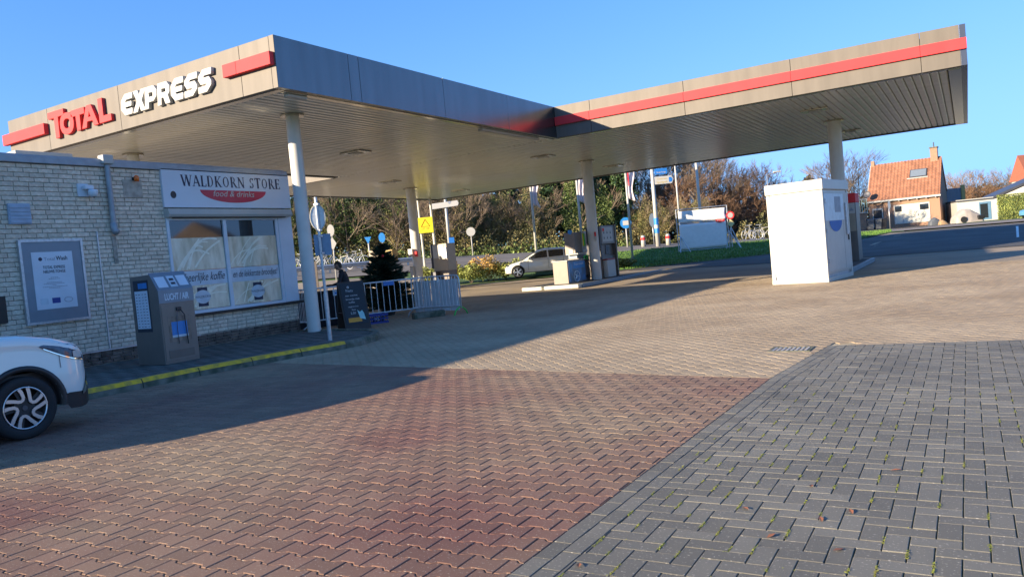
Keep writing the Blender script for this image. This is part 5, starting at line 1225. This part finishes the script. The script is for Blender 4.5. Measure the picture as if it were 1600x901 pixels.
t = pole_thing('traffic_sign', 'white disc above a white diamond sign beyond the kerb sign post', 'traffic sign', 525, 428, 48, 3.3, .045, m_offw); MB().prism([(-.04+.22*math.cos(2*PI*i/24),-.08,3.2+.37*math.sin(2*PI*i/24)) for i in range(24)],(0,.02,0)).build('round_sign', m_offw, t); MB().prism([(0,-.08,1.95),(.24,-.08,2.37),(0,-.08,2.79),(-.24,-.08,2.37)],(0,.02,0)).build('diamond_sign', m_offw, t)
t = pole_thing('traffic_sign', 'blue and red sign with a white post left of the christmas tree top', 'traffic sign', 579, 412, 56, 1.9, .07, m_offw); MB().prism([(-.25,-.1,2.05),(.25,-.1,2.05),(.0,-.1,1.55)],(0,.02,0)).build('triangle_sign', m_lblue, t)
t = pole_thing('traffic_sign', 'blue sign right behind the top of the christmas tree', 'traffic sign', 601, 412, 56, 1.9, .07, m_offw); MB().prism([(.24*math.cos(2*PI*i/24),-.08,1.95+.36*math.sin(2*PI*i/24)) for i in range(24)],(0,.02,0)).build('round_sign', m_lblue, t)
# yellow warning sign on two posts
p = gp(676, 420, 45); t = thing('warning_sign', 'bright yellow warning board with a triangle on two tall white posts', 'warning sign', p, rad(31)); zb_ = p.z
MB().tube((-.42,0,0),(-.5,0,6.2),.075,.06,10).build('post', m_offw, t); MB().tube((.28,0,0),(.22,0,6.2),.085,.07,10).build('post', m_offw, t)
MB().box(-.62,.18+.1,-.14,-.09,2.95-zb_+.35,3.85-zb_+.35).build('panel', m_yellow, t)
zc = 3.4-zb_+.35
MB().path([(-.17,-.145,zc+.33),(-.42,-.145,zc-.08),(.08,-.145,zc-.08)],.02,4,True).build('triangle', mat('red_brown_print',(.5,.1,.03),.6), t)
text('LET OP', .14, frame((1,0,0),(0,0,1),(-.40,-.142,zc-.25)), bpy.data.materials['red_brown_print'], parent=t, ext=.001, width=.46, name='lettering')
# guard rail at the main road
A = at(425,428,50); B = at(650,404,54); A.z = gz(A.x,A.y); B.z = gz(B.x,B.y)
t = thing('guard_rail', 'long grey steel guard rail along the main road behind the person', 'guard rail', (A.x,A.y,A.z), math.atan2(B.y-A.y,B.x-A.x)); L = (B-A).length
MB().prism([(0,0,.35),(0,-.08,.43),(0,0,.5),(0,-.08,.58),(0,0,.66),(0,.03,.66),(0,.03,.35)],(L,0,0)).build('rail', m_steel, t)
pst = None
for q in range(9):
    if pst is None: pst = MB().box(-.06,.06,.03,.12,0,.66).build('post', m_steel, t); o = pst
    else: o = pst.copy(); COL.objects.link(o)
    o.location = (.5+q*L/9,0,0)
p = gp(488, 447, 33, 0); t = thing('grey_board', 'narrow grey board standing just right of the white column', 'board', p, rad(31)); MB().box(-.2,.28,-.04,.04,.6,2.0).build('panel', m_taupe, t); MB().box(-.03,.03,-.03,.03,0,.6).build('leg', m_steel, t)
# bicycles
def bicycle(label, group):
    t = thing('bicycle', label, 'bicycle', (0,0,0), 0, group)
    for x in (-.5,.55):
        MB().path([(x+.33*math.cos(q*PI/12),0,.34+.33*math.sin(q*PI/12)) for q in range(24)],.020,5,True).build('wheel', m_galv, t)
    mb = MB()
    for a, b in (((-.5,0,.34),(-.1,0,.30)),((-.1,0,.30),(-.2,0,.88)),((-.1,0,.30),(.40,0,.80)),((-.18,0,.80),(.40,0,.85)),((.55,0,.34),(.38,0,1.0)),((-.5,0,.34),(-.2,0,.8))): mb.tube(a,b,.022,n=5)
    mb.build('frame', m_offw, t); MB().box(-.32,-.1,-.06,.06,.88,.94).build('saddle', m_black, t); MB().path([(.30,-.28,1.06),(.40,-.1,1.04),(.40,.1,1.04),(.30,.28,1.06)],.018,5).build('handlebar', m_steel, t)
    return t
b0 = None; spots = [(448,425),(462,422),(476,420),(490,418),(503,416),(512,418),(537,414),(549,413),(557,412),(1168,371),(1183,369),(1196,368)]
for i, (px, py) in enumerate(spots):
    D = (53+(i%3)*1.0) if i < 9 else 62; p = gp(px, py, D, .03)
    lb = ('%s from the left of the white bicycles parked behind the guard rail' % ORD[i]) if i < 9 else ('%s of the white bicycles parked on the verge left of the white cabinet' % ORD[i-9])
    if b0 is None: b0 = bicycle(lb, 'parked bicycles'); o = b0
    else: o = copy_tree(b0, label=lb)
    o.location = p; o.rotation_euler.z = rad(31)+random.uniform(-.9,.9); o.scale = (1.1,1.1,1.1)
# ================================================================== banner frame
A = Vector((-16.25,48.63,0)); B = Vector((-13.40,50.3,0)); zb_ = gz(-14.8,49.5)
t = thing('banner_frame', 'large white sheet banner with a red mark in a steel frame', 'banner frame', (A.x,A.y,zb_), math.atan2(B.y-A.y,B.x-A.x)); L = (B-A).length
MB().tube((0,0,0),(0,0,2.8),.035,n=8).build('upright', m_steel, t); MB().tube((L,0,0),(L,0,2.8),.035,n=8).build('upright', m_steel, t)
for z_ in (.08,1.02,1.86,2.78): MB().tube((-.03,0,z_),(L+.03,0,z_),.03,n=8).build('cross_tube', m_steel, t)
m_sheet = mat('banner_cloth', (.80,.80,.78), .7, var=.03)
def sheet(z0, z1, y, nm, wr_):
    V = []; F = []; nx, nz = 24, 10
    for i in range(nx+1):
        for j in range(nz+1): a = i/nx; b = j/nz; V.append((.12+a*(L-.24), y+wr_*math.sin(a*11+b*6)*.5+wr_*.4*math.sin(a*31-b*9), z0+b*(z1-z0)))
    for i in range(nx):
        for j in range(nz): a = i*(nz+1)+j; F.append((a,a+1,a+nz+2,a+nz+1))
    o = MB().add(V, F).build(nm, m_sheet, t, smooth=True); o.modifiers.new('solid','SOLIDIFY').thickness = .01
sheet(1.92,2.66,-.05,'upper_sheet',.03); sheet(.16,1.80,-.06,'lower_sheet',.012)
MB().prism([(L*.76,-.1,1.78),(L*.76,-.1,1.94),(L*.93,-.1,1.94),(L*.93,-.1,1.78),(L*.845,-.1,1.70)],(0,-.01,0)).build('red_mark', m_red, t); text('STOP', .16, frame((1,0,0),(0,0,1),(L*.78,-.112,1.81)), m_white, parent=t, ext=.001, width=L*.13, name='lettering')
for x in (.35, L+.25): MB().tube((x-.2,0,1.1),(x+.25,-.7,0),.03,n=8).build('brace', m_steel, t)
MB().tube((.35-.2,0,1.1),(-.05,-.7,0),.03,n=8).build('brace', m_steel, t)
p = gp(1145, 393, 50); t = thing('no_entry_sign', 'round red and white sign over a yellow diamond on a tripod', 'traffic sign', p, rad(31))
MB().tube((0,0,0.1),(0,0,2.3),.04,n=8).build('pole', m_steel, t)
for a, b in (((0,0,1.4),(-.45,-.2,0)),((0,0,1.4),(.5,-.2,0)),((0,0,1.4),(0,.5,0))): MB().tube(a,b,.028,n=6).build('leg', m_steel, t)
round_sign(t,2.15,.26,m_red); round_sign(t,2.15,.17,m_offw,'white_centre',-.09); MB().prism([(0,-.09,1.35),(.24,-.09,1.62),(0,-.09,1.88),(-.24,-.09,1.62)],(0,.02,0)).build('diamond_plate', mat('pale_yellow',(.65,.55,.25),.5), t)
# ================================================================== house
hA = at(1360,358,86); hB = at(1471,350,82); hz = gz(hA.x,hA.y)-.05; hv = (hB-hA); hv.z = 0; HL = hv.length
t = thing('brick_house', 'brick house with a steep orange tiled roof and one chimney on the right horizon', 'house', (hA.x,hA.y,hz), math.atan2(hv.y,hv.x))
EV, RG, DP = 3.15, 7.35, 7.5
MB().box(0,HL,0,DP,-.3,EV).build('wall', m_hbrick, t)
MB().prism([(0.0,.02,EV),(0.0,DP-.02,EV),(0.0,DP/2,RG-.15)],(HL,0,0)).build('gable', m_hbrick, t)
roof = MB().prism([(-.1,-.35,EV-.06),(-.1,DP/2,RG-.05),(-.1,DP+.35,EV-.06),(-.1,DP/2,RG-.25)],(HL+.2,0,0)).build('roof', m_rooft, t)
me_t = None; nr, nc = 14, 21
sv = Vector((0, DP/2+.35, RG-EV)); sl2 = sv.length; sv.normalize(); tw = (HL+.2)/nc; tl_ = sl2/nr
for r_ in range(nr):
    for c in range(nc):
        if me_t is None:
            mb = MB(); vs = []; fs = []; pf = [(0,.0),(.18,.05),(.4,.055),(.6,.02),(.8,.0),(1,.01)]
            for a, b in pf: vs += [(a*tw,0,b+.05),(a*tw,tl_*1.1,b+.01)]
            for i in range(5): fs.append((2*i,2*i+1,2*i+3,2*i+2))
            vs2 = len(vs); vs += [(0,0,.0),(tw,0,.0)]; fs.append((vs2,0,2,4,6,8,10,vs2+1))
            o = mb.add(vs, fs).build('roof_tile', m_rooft, roof, fix=False); me_t = o.data
        else: o = bpy.data.objects.new('roof_tile', me_t); COL.objects.link(o); o.parent = roof
        pz = Vector((-.1+c*tw, -.35, EV-.03))+sv*(r_*tl_); o.location = pz; o.rotation_euler = (math.atan2(sv.z, sv.y), 0, 0)
MB().box(-.15,HL+.15,-.45,-.33,EV-.2,EV-.02).build('gutter', m_offw, t)
for q in range(8): MB().box(.4+q*(HL-.8)/7,.5+q*(HL-.8)/7,-.33,0,EV-.3,EV-.19).build('gutter_bracket', m_offw, t)
ch = MB().box(HL-.95,HL-.25,DP/2-.5,DP/2+.3,RG-.5,RG+1.0).build('chimney', m_hbrick, t); MB().box(HL-1.03,HL-.17,DP/2-.6,DP/2+.4,RG+1.0,RG+1.12).build('chimney_cap', m_kerb, ch); MB().tube((HL-.6,DP/2,RG+1.12),(HL-.6,DP/2,RG+1.65),.06,n=8).build('chimney_pot', m_dsteel, ch)
MB().box(-.05,.3,DP/2-.25,DP/2+.15,RG-.3,RG+.45).build('end_chimney', m_hbrick, t); MB().prism([(-.16,-.4,EV-.1),(-.16,DP/2,RG-.02),(-.16,DP/2,RG-.25),(-.16,-.1,EV-.2)],(.055,0,0)).build('white_verge_board', m_offw, t)
sky_c = Vector((HL*.70,-.35,EV))+sv*(sl2*.60); sk = MB().box(-.85,.85,-.6,.6,.06,.16).build('skylight', m_dsteel, t); sk.location = sky_c; sk.rotation_euler = (math.atan2(sv.z,sv.y),0,0); MB().box(-.76,.76,-.52,.52,.161,.17).build('pane', m_greybl, sk); MB().box(-1.1,.95,-.75,-.62,.05,.09).build('flashing', m_offw, sk)
wd = MB().box(HL*.36,HL*.86,-.06,.0,.35,2.45).build('window', m_offw, t)
for a, b, z0, z1, mm in ((.375,.47,.4,1.6,m_curt),(.375,.47,1.7,2.3,m_glass),(.495,.70,.4,2.35,m_curt),(.725,.845,.4,1.6,m_curt),(.725,.845,1.7,2.3,m_glass)): MB().box(HL*a,HL*b,-.08,-.061,z0,z1).build('pane', mm, wd)
dr = MB().box(HL*.05,HL*.20,-.05,0,.0,2.3).build('door', m_offw, t); MB().box(HL*.065,HL*.185,-.07,-.051,.0,2.1).build('door_opening', m_black, dr)
MB().tube((.02,-.5,3.4),(-.1,-1.1,3.9),.03,n=6).build('dish_arm', m_steel, t); MB().lathe([(.001,0),(.3,.03),(.42,.1)],16).xf(Matrix.Translation((.05,-.9,3.9))@Matrix.Rotation(rad(70),4,'X')).build('satellite_dish', m_dsteel, t)
for i, px in enumerate((1360,1372,1380)):
    p = gp(px, 357, 78); t2 = thing('wheelie_bin', ('leftmost grey wheelie bin in front of the brick house','middle grey wheelie bin in front of the brick house','dark rightmost wheelie bin in front of the brick house')[i], 'bin', p, rad(20), 'wheelie bins by the house')
    MB().prism([(-.25,-.3,.08),(.25,-.3,.08),(.25,.22,.08),(-.25,.22,.08)],(0,0,.001)).build('bottom', m_bin, t2); s=(.30,.36)
    MB().add([(-.23,-.25,.05),(.23,-.25,.05),(.23,.22,.05),(-.23,.22,.05),(-.3,-.36,1.0),(.3,-.36,1.0),(.3,.32,1.0),(-.3,.32,1.0)],[(0,3,2,1),(4,5,6,7),(0,1,5,4),(1,2,6,5),(2,3,7,6),(3,0,4,7)]).build('bin_body', m_bin if i < 2 else m_black, t2)
    MB().prism([(-.32,-.40,1.0),(-.32,.36,1.02),(-.32,.3,1.12),(-.32,-.3,1.10)],(.64,0,0)).build('lid', m_bin if i < 2 else m_black, t2)
    for s_ in (-.27,.27): MB().tube((s_-.03,.25,.12),(s_+.03,.25,.12),.12,n=14).build('wheel', m_rubber, t2)
t2 = pole_thing('traffic_sign', 'back of a round sign on a post in front of the brick house', 'traffic sign', 1391, 356, 76, 2.6, .05, m_steel); MB().prism([(.02+.14*math.cos(2*PI*i/20),-.08,2.35+.4*math.sin(2*PI*i/20)) for i in range(20)],(0,.02,0)).build('round_sign', m_steel, t2)
# green-white small structure left of house
p = gp(1349, 356, 84); t2 = thing('green_gate', 'pale green balcony-like frame at the left corner of the brick house', 'railing', p, rad(25))
for q in range(5): MB().box(-.5+q*.25,-.44+q*.25,-.03,.03,1.9,3.3).build('bar', mat('pale_green%d'%q,(.35,.5,.42),.6), t2)
MB().box(-.55,.6,-.04,.04,1.85,1.95).box(-.55,.6,-.04,.04,3.3,3.4).build('rail', m_offw, t2); MB().box(-.5,.6,.3,1.5,0,1.84).build('wall', m_hbrick, t2)
# shed/fence right of the house, garage, second house
def hthing(name, label, cat, pxa, pya, pxb, pyb, D1, D2):
    a = at(pxa,pya,D1); b = at(pxb,pyb,D2); v = b-a; z = gz(a.x,a.y)-.05
    return thing(name, label, cat, (a.x,a.y,z), math.atan2(v.y,v.x)), math.hypot(v.x,v.y)
t, L = hthing('plank_fence', 'grey vertical plank fence with a yellow end post between house and garage', 'fence', 1471,350,1505,347,88,88)
n = 14; pk = None
for q in range(n):
    if pk is None: pk = MB().box(0,L/n-.03,0,.05,0,3.9).build('plank', mat('grey_plank',(.20,.22,.25),.8), t); o = pk
    else: o = pk.copy(); COL.objects.link(o)
    o.location = (q*L/n,0,0)
MB().box(L,L+.4,-.1,.1,0,4.2).build('end_post', mat('yellow_brick',(.45,.33,.12),.8), t); MB().box(-.1,L,-1.8,-.1,2.05,2.15).build('lean_to_roof', m_offw, t); MB().box(0,L*.95,-1.7,-1.6,0,1.9).build('blue_door', mat('blue_grey_door',(.08,.14,.22),.6), t)
t, L = hthing('white_garage', 'low white garage with a flat dark roof edge and dark window', 'garage', 1497,350,1600,340,80,78)
MB().box(0,L+4,0,6,0,2.15).build('wall', m_white, t); MB().prism([(0,-.12,2.16),(0,6,2.16),(0,6,2.34),(0,-.12,2.34)],(L*.56,0,0)).build('flat_roof', m_dsteel, t); MB().box(-.1,L*.56,-.16,-.121,2.28,2.36).build('roof_trim', m_offw, t)
MB().prism([(L*.56,-.1,2.16),(L*.56,-.1,2.40),(L+4,-.1,5.0),(L+4,-.1,4.7)],(0,6,0)).build('pitched_roof', m_dsteel, t); MB().prism([(L*.60,0,2.151),(L+4,0,2.151),(L+4,0,4.6)],(0,5.8,0)).build('gable_wall', m_white, t)
w_ = MB().box(L*.34,L*.52,-.03,0,.1,1.95).build('window_frame', m_blue if False else mat('blue_frame',(.10,.2,.3),.5), t); MB().box(L*.355,L*.47,-.05,-.031,.3,1.75).build('window_pane', m_glass, w_)
t, L = hthing('far_house', 'red brown tiled roof of a second house at the right edge', 'house', 1607,300,1650,295,95,95)
MB().box(0,L,0,3,0,5.2).build('wall', m_white, t); rf = MB().prism([(-.1,-.4,4.4),(-.1,1.5,7.6),(-.1,3.4,4.4)],(L+.2,0,0)).build('roof', mat('red_brown_roof',(.30,.10,.06),.8), t)
for q in range(16): MB().box(-.1+q*L/16,-.04+q*L/16,-.42,-.38,4.4,4.46).build('roof_rib', m_rooft, t)
# covered vehicles
def blob(t, L, W, H, prof, m, nm):
    V = []; F = []; nx, ny = 24, 10
    for i in range(nx+1):
        a = i/nx; h = lerp(a, *prof)*H
        for j in range(ny+1): b = -1+2*j/ny; V.append((a*L-L/2, b*W/2*(1-.08*abs(2*a-1)), max(0,h*(1-abs(b)**6))+.02*math.sin(a*25+b*9)*(1 if abs(b)<.95 else 0)))
    for i in range(nx):
        for j in range(ny): a = i*(ny+1)+j; F.append((a,a+1,a+ny+2,a+ny+1))
    return MB().add(V, F).build(nm, m, t, smooth=True)
p = gp(1511, 348, 74); t = thing('covered_car', 'car under a grey cover in front of the white garage', 'covered car', p, rad(28)); blob(t,2.6,1.7,1.28,([0,.04,.15,.35,.55,.75,.92,1],[0,.5,.7,1,.98,.72,.5,0]),m_tarp,'cover'); MB().tube((-.7,-.86,.3),(-.7,-.8,.3),.3,n=16).build('wheel', m_rubber, t); MB().box(.6,1.25,-.86,-.5,.2,.6).build('dark_rear', m_black, t, bevel=.08)
p = gp(1462, 352, 74); t = thing('covered_motorcycle', 'low dark covered motorcycle beside the brick house', 'covered motorcycle', p, rad(28)); blob(t,1.3,.7,.75,([0,.1,.4,.7,1],[0,.6,1,.7,0]),m_bin,'cover')
p = gp(1474, 351, 73); t = thing('garden_bag', 'tan sack lying next to the covered motorcycle', 'sack', p, rad(28)); blob(t,.8,.6,.45,([0,.1,.4,.7,1],[0,.8,1,.7,0]),mat('tan_sack',(.35,.23,.12),.8),'sack')
p = gp(1617, 345, 66); t, _, _ = make_car('blue_car', 'light blue car parked before the hedge at the right edge', dict(HAT), mat('light_blue_paint',(.10,.28,.42),.25,coat=1), (p.x+.9,p.y+.6,p.z), hd)
# ================================================================== vegetation
def crown_pts(N, rx, ry, rz, cz, lump=9, hollow=.35, cone=False):
    cs = rng.normal(size=(lump,3)); cs /= np.linalg.norm(cs,axis=1)[:,None]
    P_ = []
    while len(P_) < N:
        p = rng.uniform(-1,1,3); r = np.linalg.norm(p)
        if r > 1 or r < hollow: continue
        dl = (cs@p).max()
        if r > .62+.42*max(0,dl)**3: continue
        if rng.random() < .25 and np.sin(p[0]*9+p[2]*7)*np.sin(p[1]*8-p[2]*5) > .2: continue
        if cone:
            k = 1-(p[2]+1)/2; f = .15+k; layer = .75+.25*abs(math.sin((p[2]+1)*9)); p[0] *= f*layer; p[1] *= f*layer
        P_.append(p*np.array([rx,ry,rz])+np.array([0,0,cz]))
    return np.array(P_)
def branches(H, n, m_, par, spread=.5, depth=4, r0=.12, droop=0, name='branches', thin=.006):
    V = []; F = []
    def tri(p, q, r, r2):
        d = (q-p).normalized(); a = d.orthogonal().normalized(); b = d.cross(a); o = len(V)
        for c, rr in ((p,r),(q,r2)):
            for k in range(3): V.append(c+(a*math.cos(k*2.094)+b*math.sin(k*2.094))*rr)
        for k in range(3): F.append((o+k,o+(k+1)%3,o+3+(k+1)%3,o+3+k))
    def grow(p, d, L, r, lv):
        q = p+d*L; tri(p, q, r, r*.72)
        if lv == 0: return
        k = 3 if lv > 1 else 4
        for i in range(k):
            nd_ = (d+Vector((random.gauss(0,spread),random.gauss(0,spread),random.gauss(.12,spread*.6)))).normalized()
            s = p+(q-p)*random.uniform(.45,1) if i else q
            grow(s, nd_, L*random.uniform(.6,.85), max(thin, r*.6), lv-1)
    z = H*.12; trunk = MB().tube((0,0,-.2),(0,0,H*.5),r0,r0*.6,7).build('trunk', m_bark, par, smooth=True)
    grow(Vector((0,0,H*.5)), Vector((0,0,1)), H*.22, r0*.6, depth)
    for i in range(n):
        h = H*random.uniform(.12,.5); a = random.random()*2*PI; grow(Vector((0,0,h)), Vector((math.cos(a),math.sin(a),random.uniform(.5,1.3))).normalized(), H*random.uniform(.16,.24), r0*.4, depth)
    MB().add(V, F).build(name, m_, par, fix=False)
def tree_proto(kind, H, name, label, cat='tree', group='trees beyond the main road'):
    t = thing(name, label, cat, (0,0,0), 0, group)
    if kind == 'pine':
        MB().tube((0,0,-.2),(0,0,H*.9),.22,.05,8).build('trunk', m_bark, t); 
        P_ = np.vstack([crown_pts(1500, 2.2, 2.2, H*.10, H*(.22+.115*q)+random.uniform(-.3,.3), 7, .2)*np.array([1-.085*q,1-.085*q,1])+np.array([random.uniform(-.5,.5),random.uniform(-.5,.5),0]) for q in range(7)])
        leaf_cloud(P_, .125, m_leafd, 'crown', t)
    elif kind == 'mixed':
        branches(H, 6, m_twig, t, .45, 3, .14, thin=.012); leaf_cloud(crown_pts(6800, 2.1, 2.1, H*.44, H*.5, 12, .3), .085, m_leafm, 'crown', t)
    elif kind == 'autumn':
        branches(H, 9, m_twig, t, .5, 3, .12, thin=.012); leaf_cloud(crown_pts(5200, 2.0, 2.0, H*.46, H*.48, 14, .2), .075, m_leafb, 'crown', t)
    elif kind == 'bare':
        branches(H, 9, m_twig, t, .40, 4, .11, thin=.011)
    elif kind == 'barered':
        branches(H, 14, m_twigr, t, .55, 4, .10, thin=.012)
    return t
H_ = {'pine':12.0,'mixed':9.0,'autumn':8.0,'bare':9.5,'barered':7.5}
protos = {}
desc = {'pine':('evergreen_tree','dark evergreen tree'),'mixed':('leafy_tree','mid green shrubby tree'),'autumn':('autumn_tree','yellow brown autumn tree'),'bare':('bare_tree','bare grey brown tree'),'barered':('reddish_tree','rounded bare tree with reddish twigs')}
plan = []
def row(kind, xs, D, h, jit=1.2): 
    for x in xs: plan.append((kind, x, D+random.uniform(-jit,jit), h*random.uniform(.9,1.1)))
row('pine', [440,478,512,548,585,640,690,735,838,864,890,915,938,960,980], 72.5, 11.5); row('pine', [860,905,935,970,745,800], 79, 13.5)
row('mixed', [460,500,535,575,610,660,715,745,775,900,945], 70.5, 6.8); row('autumn', [445,485,515,550,590,625,655,680,700,725], 69, 5.8); row('autumn', [750,772,790,812,835,855], 70, 6.4)
row('mixed', [455,488,520,548,583,612,635], 68.5, 7.8); row('autumn', [665,712,738], 76, 8.5); row('bare', [545,622,655,700,728], 68, 7.4)
row('bare', [992,1006,1018,1036,1052,1066,1078,1092,1106,1120,1135], 76, 9.0); row('barered', [1150,1172,1190,1210], 76, 6.8); row('barered', [1233,1258,1285], 76, 5.4); row('bare', [1163,1200], 80, 7.4); row('bare', [1240,1270], 80, 5.8); row('bare', [1296,1312,1328,1342,1350], 104, 9.5)
row('autumn', [996,1014,1040,1070,1098], 71, 4.6); row('barered', [1010,1058,1085,1125], 73, 6.0)
row('bare', [1480,1496,1512,1530,1548,1566,1584,1604,1625], 104, 6.4); row('barered', [1502,1537,1560,1590,1615], 100, 5.4)
plan.sort(key=lambda p: p[1]); cnts = {}
refs = [(430,'behind the shop corner'),(520,'behind the kerb sign post'),(600,'behind the christmas tree'),(680,'behind the yellow warning board'),(760,'right of the double arm sign'),(830,'left of the pale flagpole'),(905,'behind the white hatchback'),(985,'behind the middle column'),(1050,'around the direction signpost'),(1140,'behind the banner frame'),(1300,'behind the white cabinet'),(1352,'left of the brick house'),(2000,'behind the white garage')]
keyc = {}
for (kind, px, D, h) in plan:
    p = at(px, 400, D); z = gz(p.x, p.y)
    ref = next(r for l, r in refs if px <= l); keyc[(kind,ref)] = keyc.get((kind,ref),0)+1
    lb = '%s %s, %s from the left' % (desc[kind][1], ref, ORD[keyc[(kind,ref)]-1])
    if kind not in protos:
        protos[kind] = [tree_proto(kind, H_[kind], desc[kind][0], lb)]; o = protos[kind][0]
    elif len(protos[kind]) < 2:
        protos[kind].append(tree_proto(kind, H_[kind], desc[kind][0], lb)); o = protos[kind][1]
    else: o = copy_tree(random.choice(protos[kind]), label=lb)
    s = h/H_[kind]; o.location = (p.x,p.y,z); o.rotation_euler = (0,0,random.random()*6.28); o.scale = (s*random.uniform(.85,1.1),)*2+(s,)
# undergrowth mass along the forest edge
P_ = []
for q in range(30000):
    px = rng.uniform(420,1340); D = rng.uniform(66.5,71)+ (3 if px > 985 else 0); p = at(px,400,D); hgt = (2.2+1.0*math.sin(px*.07)+.8*math.sin(px*.19)) * (1 if px < 985 else .75); P_.append((p.x,p.y,gz(p.x,p.y)+rng.uniform(0,hgt)*rng.uniform(.4,1)))
o = leaf_cloud(np.array(P_), .085, mat('undergrowth_leaf', (.17,.14,.055), .8, piece=.5, var=.3, vs=.6, col2=(.09,.10,.03)), 'undergrowth', None); tag(o, 'tangled yellow brown undergrowth along the foot of the trees', 'undergrowth', kind='stuff')
P_ = []
for q in range(42000):
    px = rng.uniform(400,1700); D = rng.uniform(112,122) if px > 1285 else rng.uniform(88,98); p = at(px,400,D); hgt = (9.5 if px < 985 else 5.5)+1.2*math.sin(px*.05)+.8*math.sin(px*.13)
    if px > 1285: hgt = 4.6+.6*math.sin(px*.07)
    P_.append((p.x,p.y,gz(p.x,p.y)-.3+hgt*rng.random()**1.7))
o = leaf_cloud(np.array(P_), .34, mat('far_wood', (.075,.062,.035), .9, piece=.5, var=.4, vs=.5), 'distant_wood', None); tag(o, 'brown green mass of distant wood closing the gaps between the trees', 'wood', kind='stuff')
P_ = []
for q in range(5000):
    px = rng.uniform(420,990); D = rng.uniform(66,68.5); p = at(px,400,D); P_.append((p.x,p.y,gz(p.x,p.y)+rng.uniform(0,1.2)*rng.random()))
o = leaf_cloud(np.array(P_), .12, m_leafm, 'bank_greenery', None); tag(o, 'low green growth on the far roadside bank', 'greenery', kind='stuff')
# hedge and shrubs by the exit
for i, (px, D, w_, h_, m_, lb) in enumerate([(700,42,1.2,1.25,m_leafo,'rusty red shrub behind the green barrier feet'),(735,41.5,1.4,1.05,m_hedge,'low green shrub left of the golden shrubs'),(762,42.5,1.6,1.35,m_leafo,'tallest golden autumn shrub left of the white hatchback'),(790,42.5,1.4,1.05,m_hedge,'yellow green shrub just behind the white hatchback nose'),(815,44,1.6,1.0,m_hedge,'shrub behind the windscreen of the white hatchback'),(668,42,1.4,1.0,m_hedge,'shrub behind the fuel pump by the barriers'),(978,42.6,1.0,.6,m_hedge,'low bush at the foot of the red and white flag pole'),(860,45,2.0,.75,m_hedge,'low dark hedge beyond the roof of the white hatchback')]):
    p = gp(px, 425, D); t = thing('shrub', lb, 'shrub', p, 0, 'shrubs beside the exit'); P2 = crown_pts(1500, w_*.75, w_*.75, h_*.55, h_*.5, 10, .25); leaf_cloud(P2, .06, m_, 'foliage', t)
    mb = MB()
    for q in range(7): a = random.random()*6.28; mb.tube((0,0,-.05),(math.cos(a)*w_*.5,math.sin(a)*w_*.5,h_*.8),.015,.005,4,False)
    mb.build('stems', m_bark, t)
# clipped hedge at the right
a = at(1560,350,72); b = at(1640,342,70); t = thing('clipped_hedge', 'tall clipped yellow green hedge before the garage at the right edge', 'hedge', (a.x,a.y,gz(a.x,a.y)), math.atan2(b.y-a.y,b.x-a.x)); L = (b-a).length
N = 9000; P2 = np.stack([rng.uniform(0,L,N), rng.uniform(-.5,.5,N), rng.uniform(0,2.25,N)],1); P2[:N//2,1] = -.5+rng.uniform(-.06,.06,N//2); P2[:N//8,2] = 2.25
leaf_cloud(P2, .06, m_hedge, 'foliage', t); MB().box(.1,L-.1,-.35,.35,0,2.1).build('inner_stems', m_leafd, t)
# grass blades on the verge
N = 26000; px = rng.uniform(880,1400,N); rr = np.array([r_edge(x)+.35 for x in px])+rng.random(N)*13; az = np.array([azof(x) for x in px]); X = -np.sin(az)*rr; Y = np.cos(az)*rr
Z = np.array([gz(a,b) for a,b in zip(X,Y)])+.02; h = rng.uniform(.04,.13,N); a = rng.random(N)*6.28; dx = np.cos(a)*.02; dy = np.sin(a)*.02; lx = rng.normal(0,.03,N); ly = rng.normal(0,.03,N)
V = np.stack([np.stack([X-dx,Y-dy,Z],1),np.stack([X+dx,Y+dy,Z],1),np.stack([X+lx,Y+ly,Z+h],1)],1).reshape(-1,3); F = np.arange(3*N).reshape(-1,3)
o = arr_mesh('verge_grass', V, [F], mat('grass_blade',(.10,.20,.03),.8,piece=.5), rng.random(N)); tag(o, 'short green grass on the verge around the banner frame', 'grass', kind='stuff')
# house across the road, outside the frame: what the shop window mirrors
t = thing('mirrored_house', 'tiled gable house across the road, seen only as a reflection in the shop window', 'house', (27,44,0), rad(50))
MB().box(-5,5,-4,4,0,3.5).build('wall', m_hbrick, t); MB().prism([(-5.3,-4.5,3.4),(-5.3,0,6.6),(-5.3,4.5,3.4)],(10.6,0,0)).build('roof', m_twig, t)
# lamp glass parent fix
bpy.context.view_layer.update()
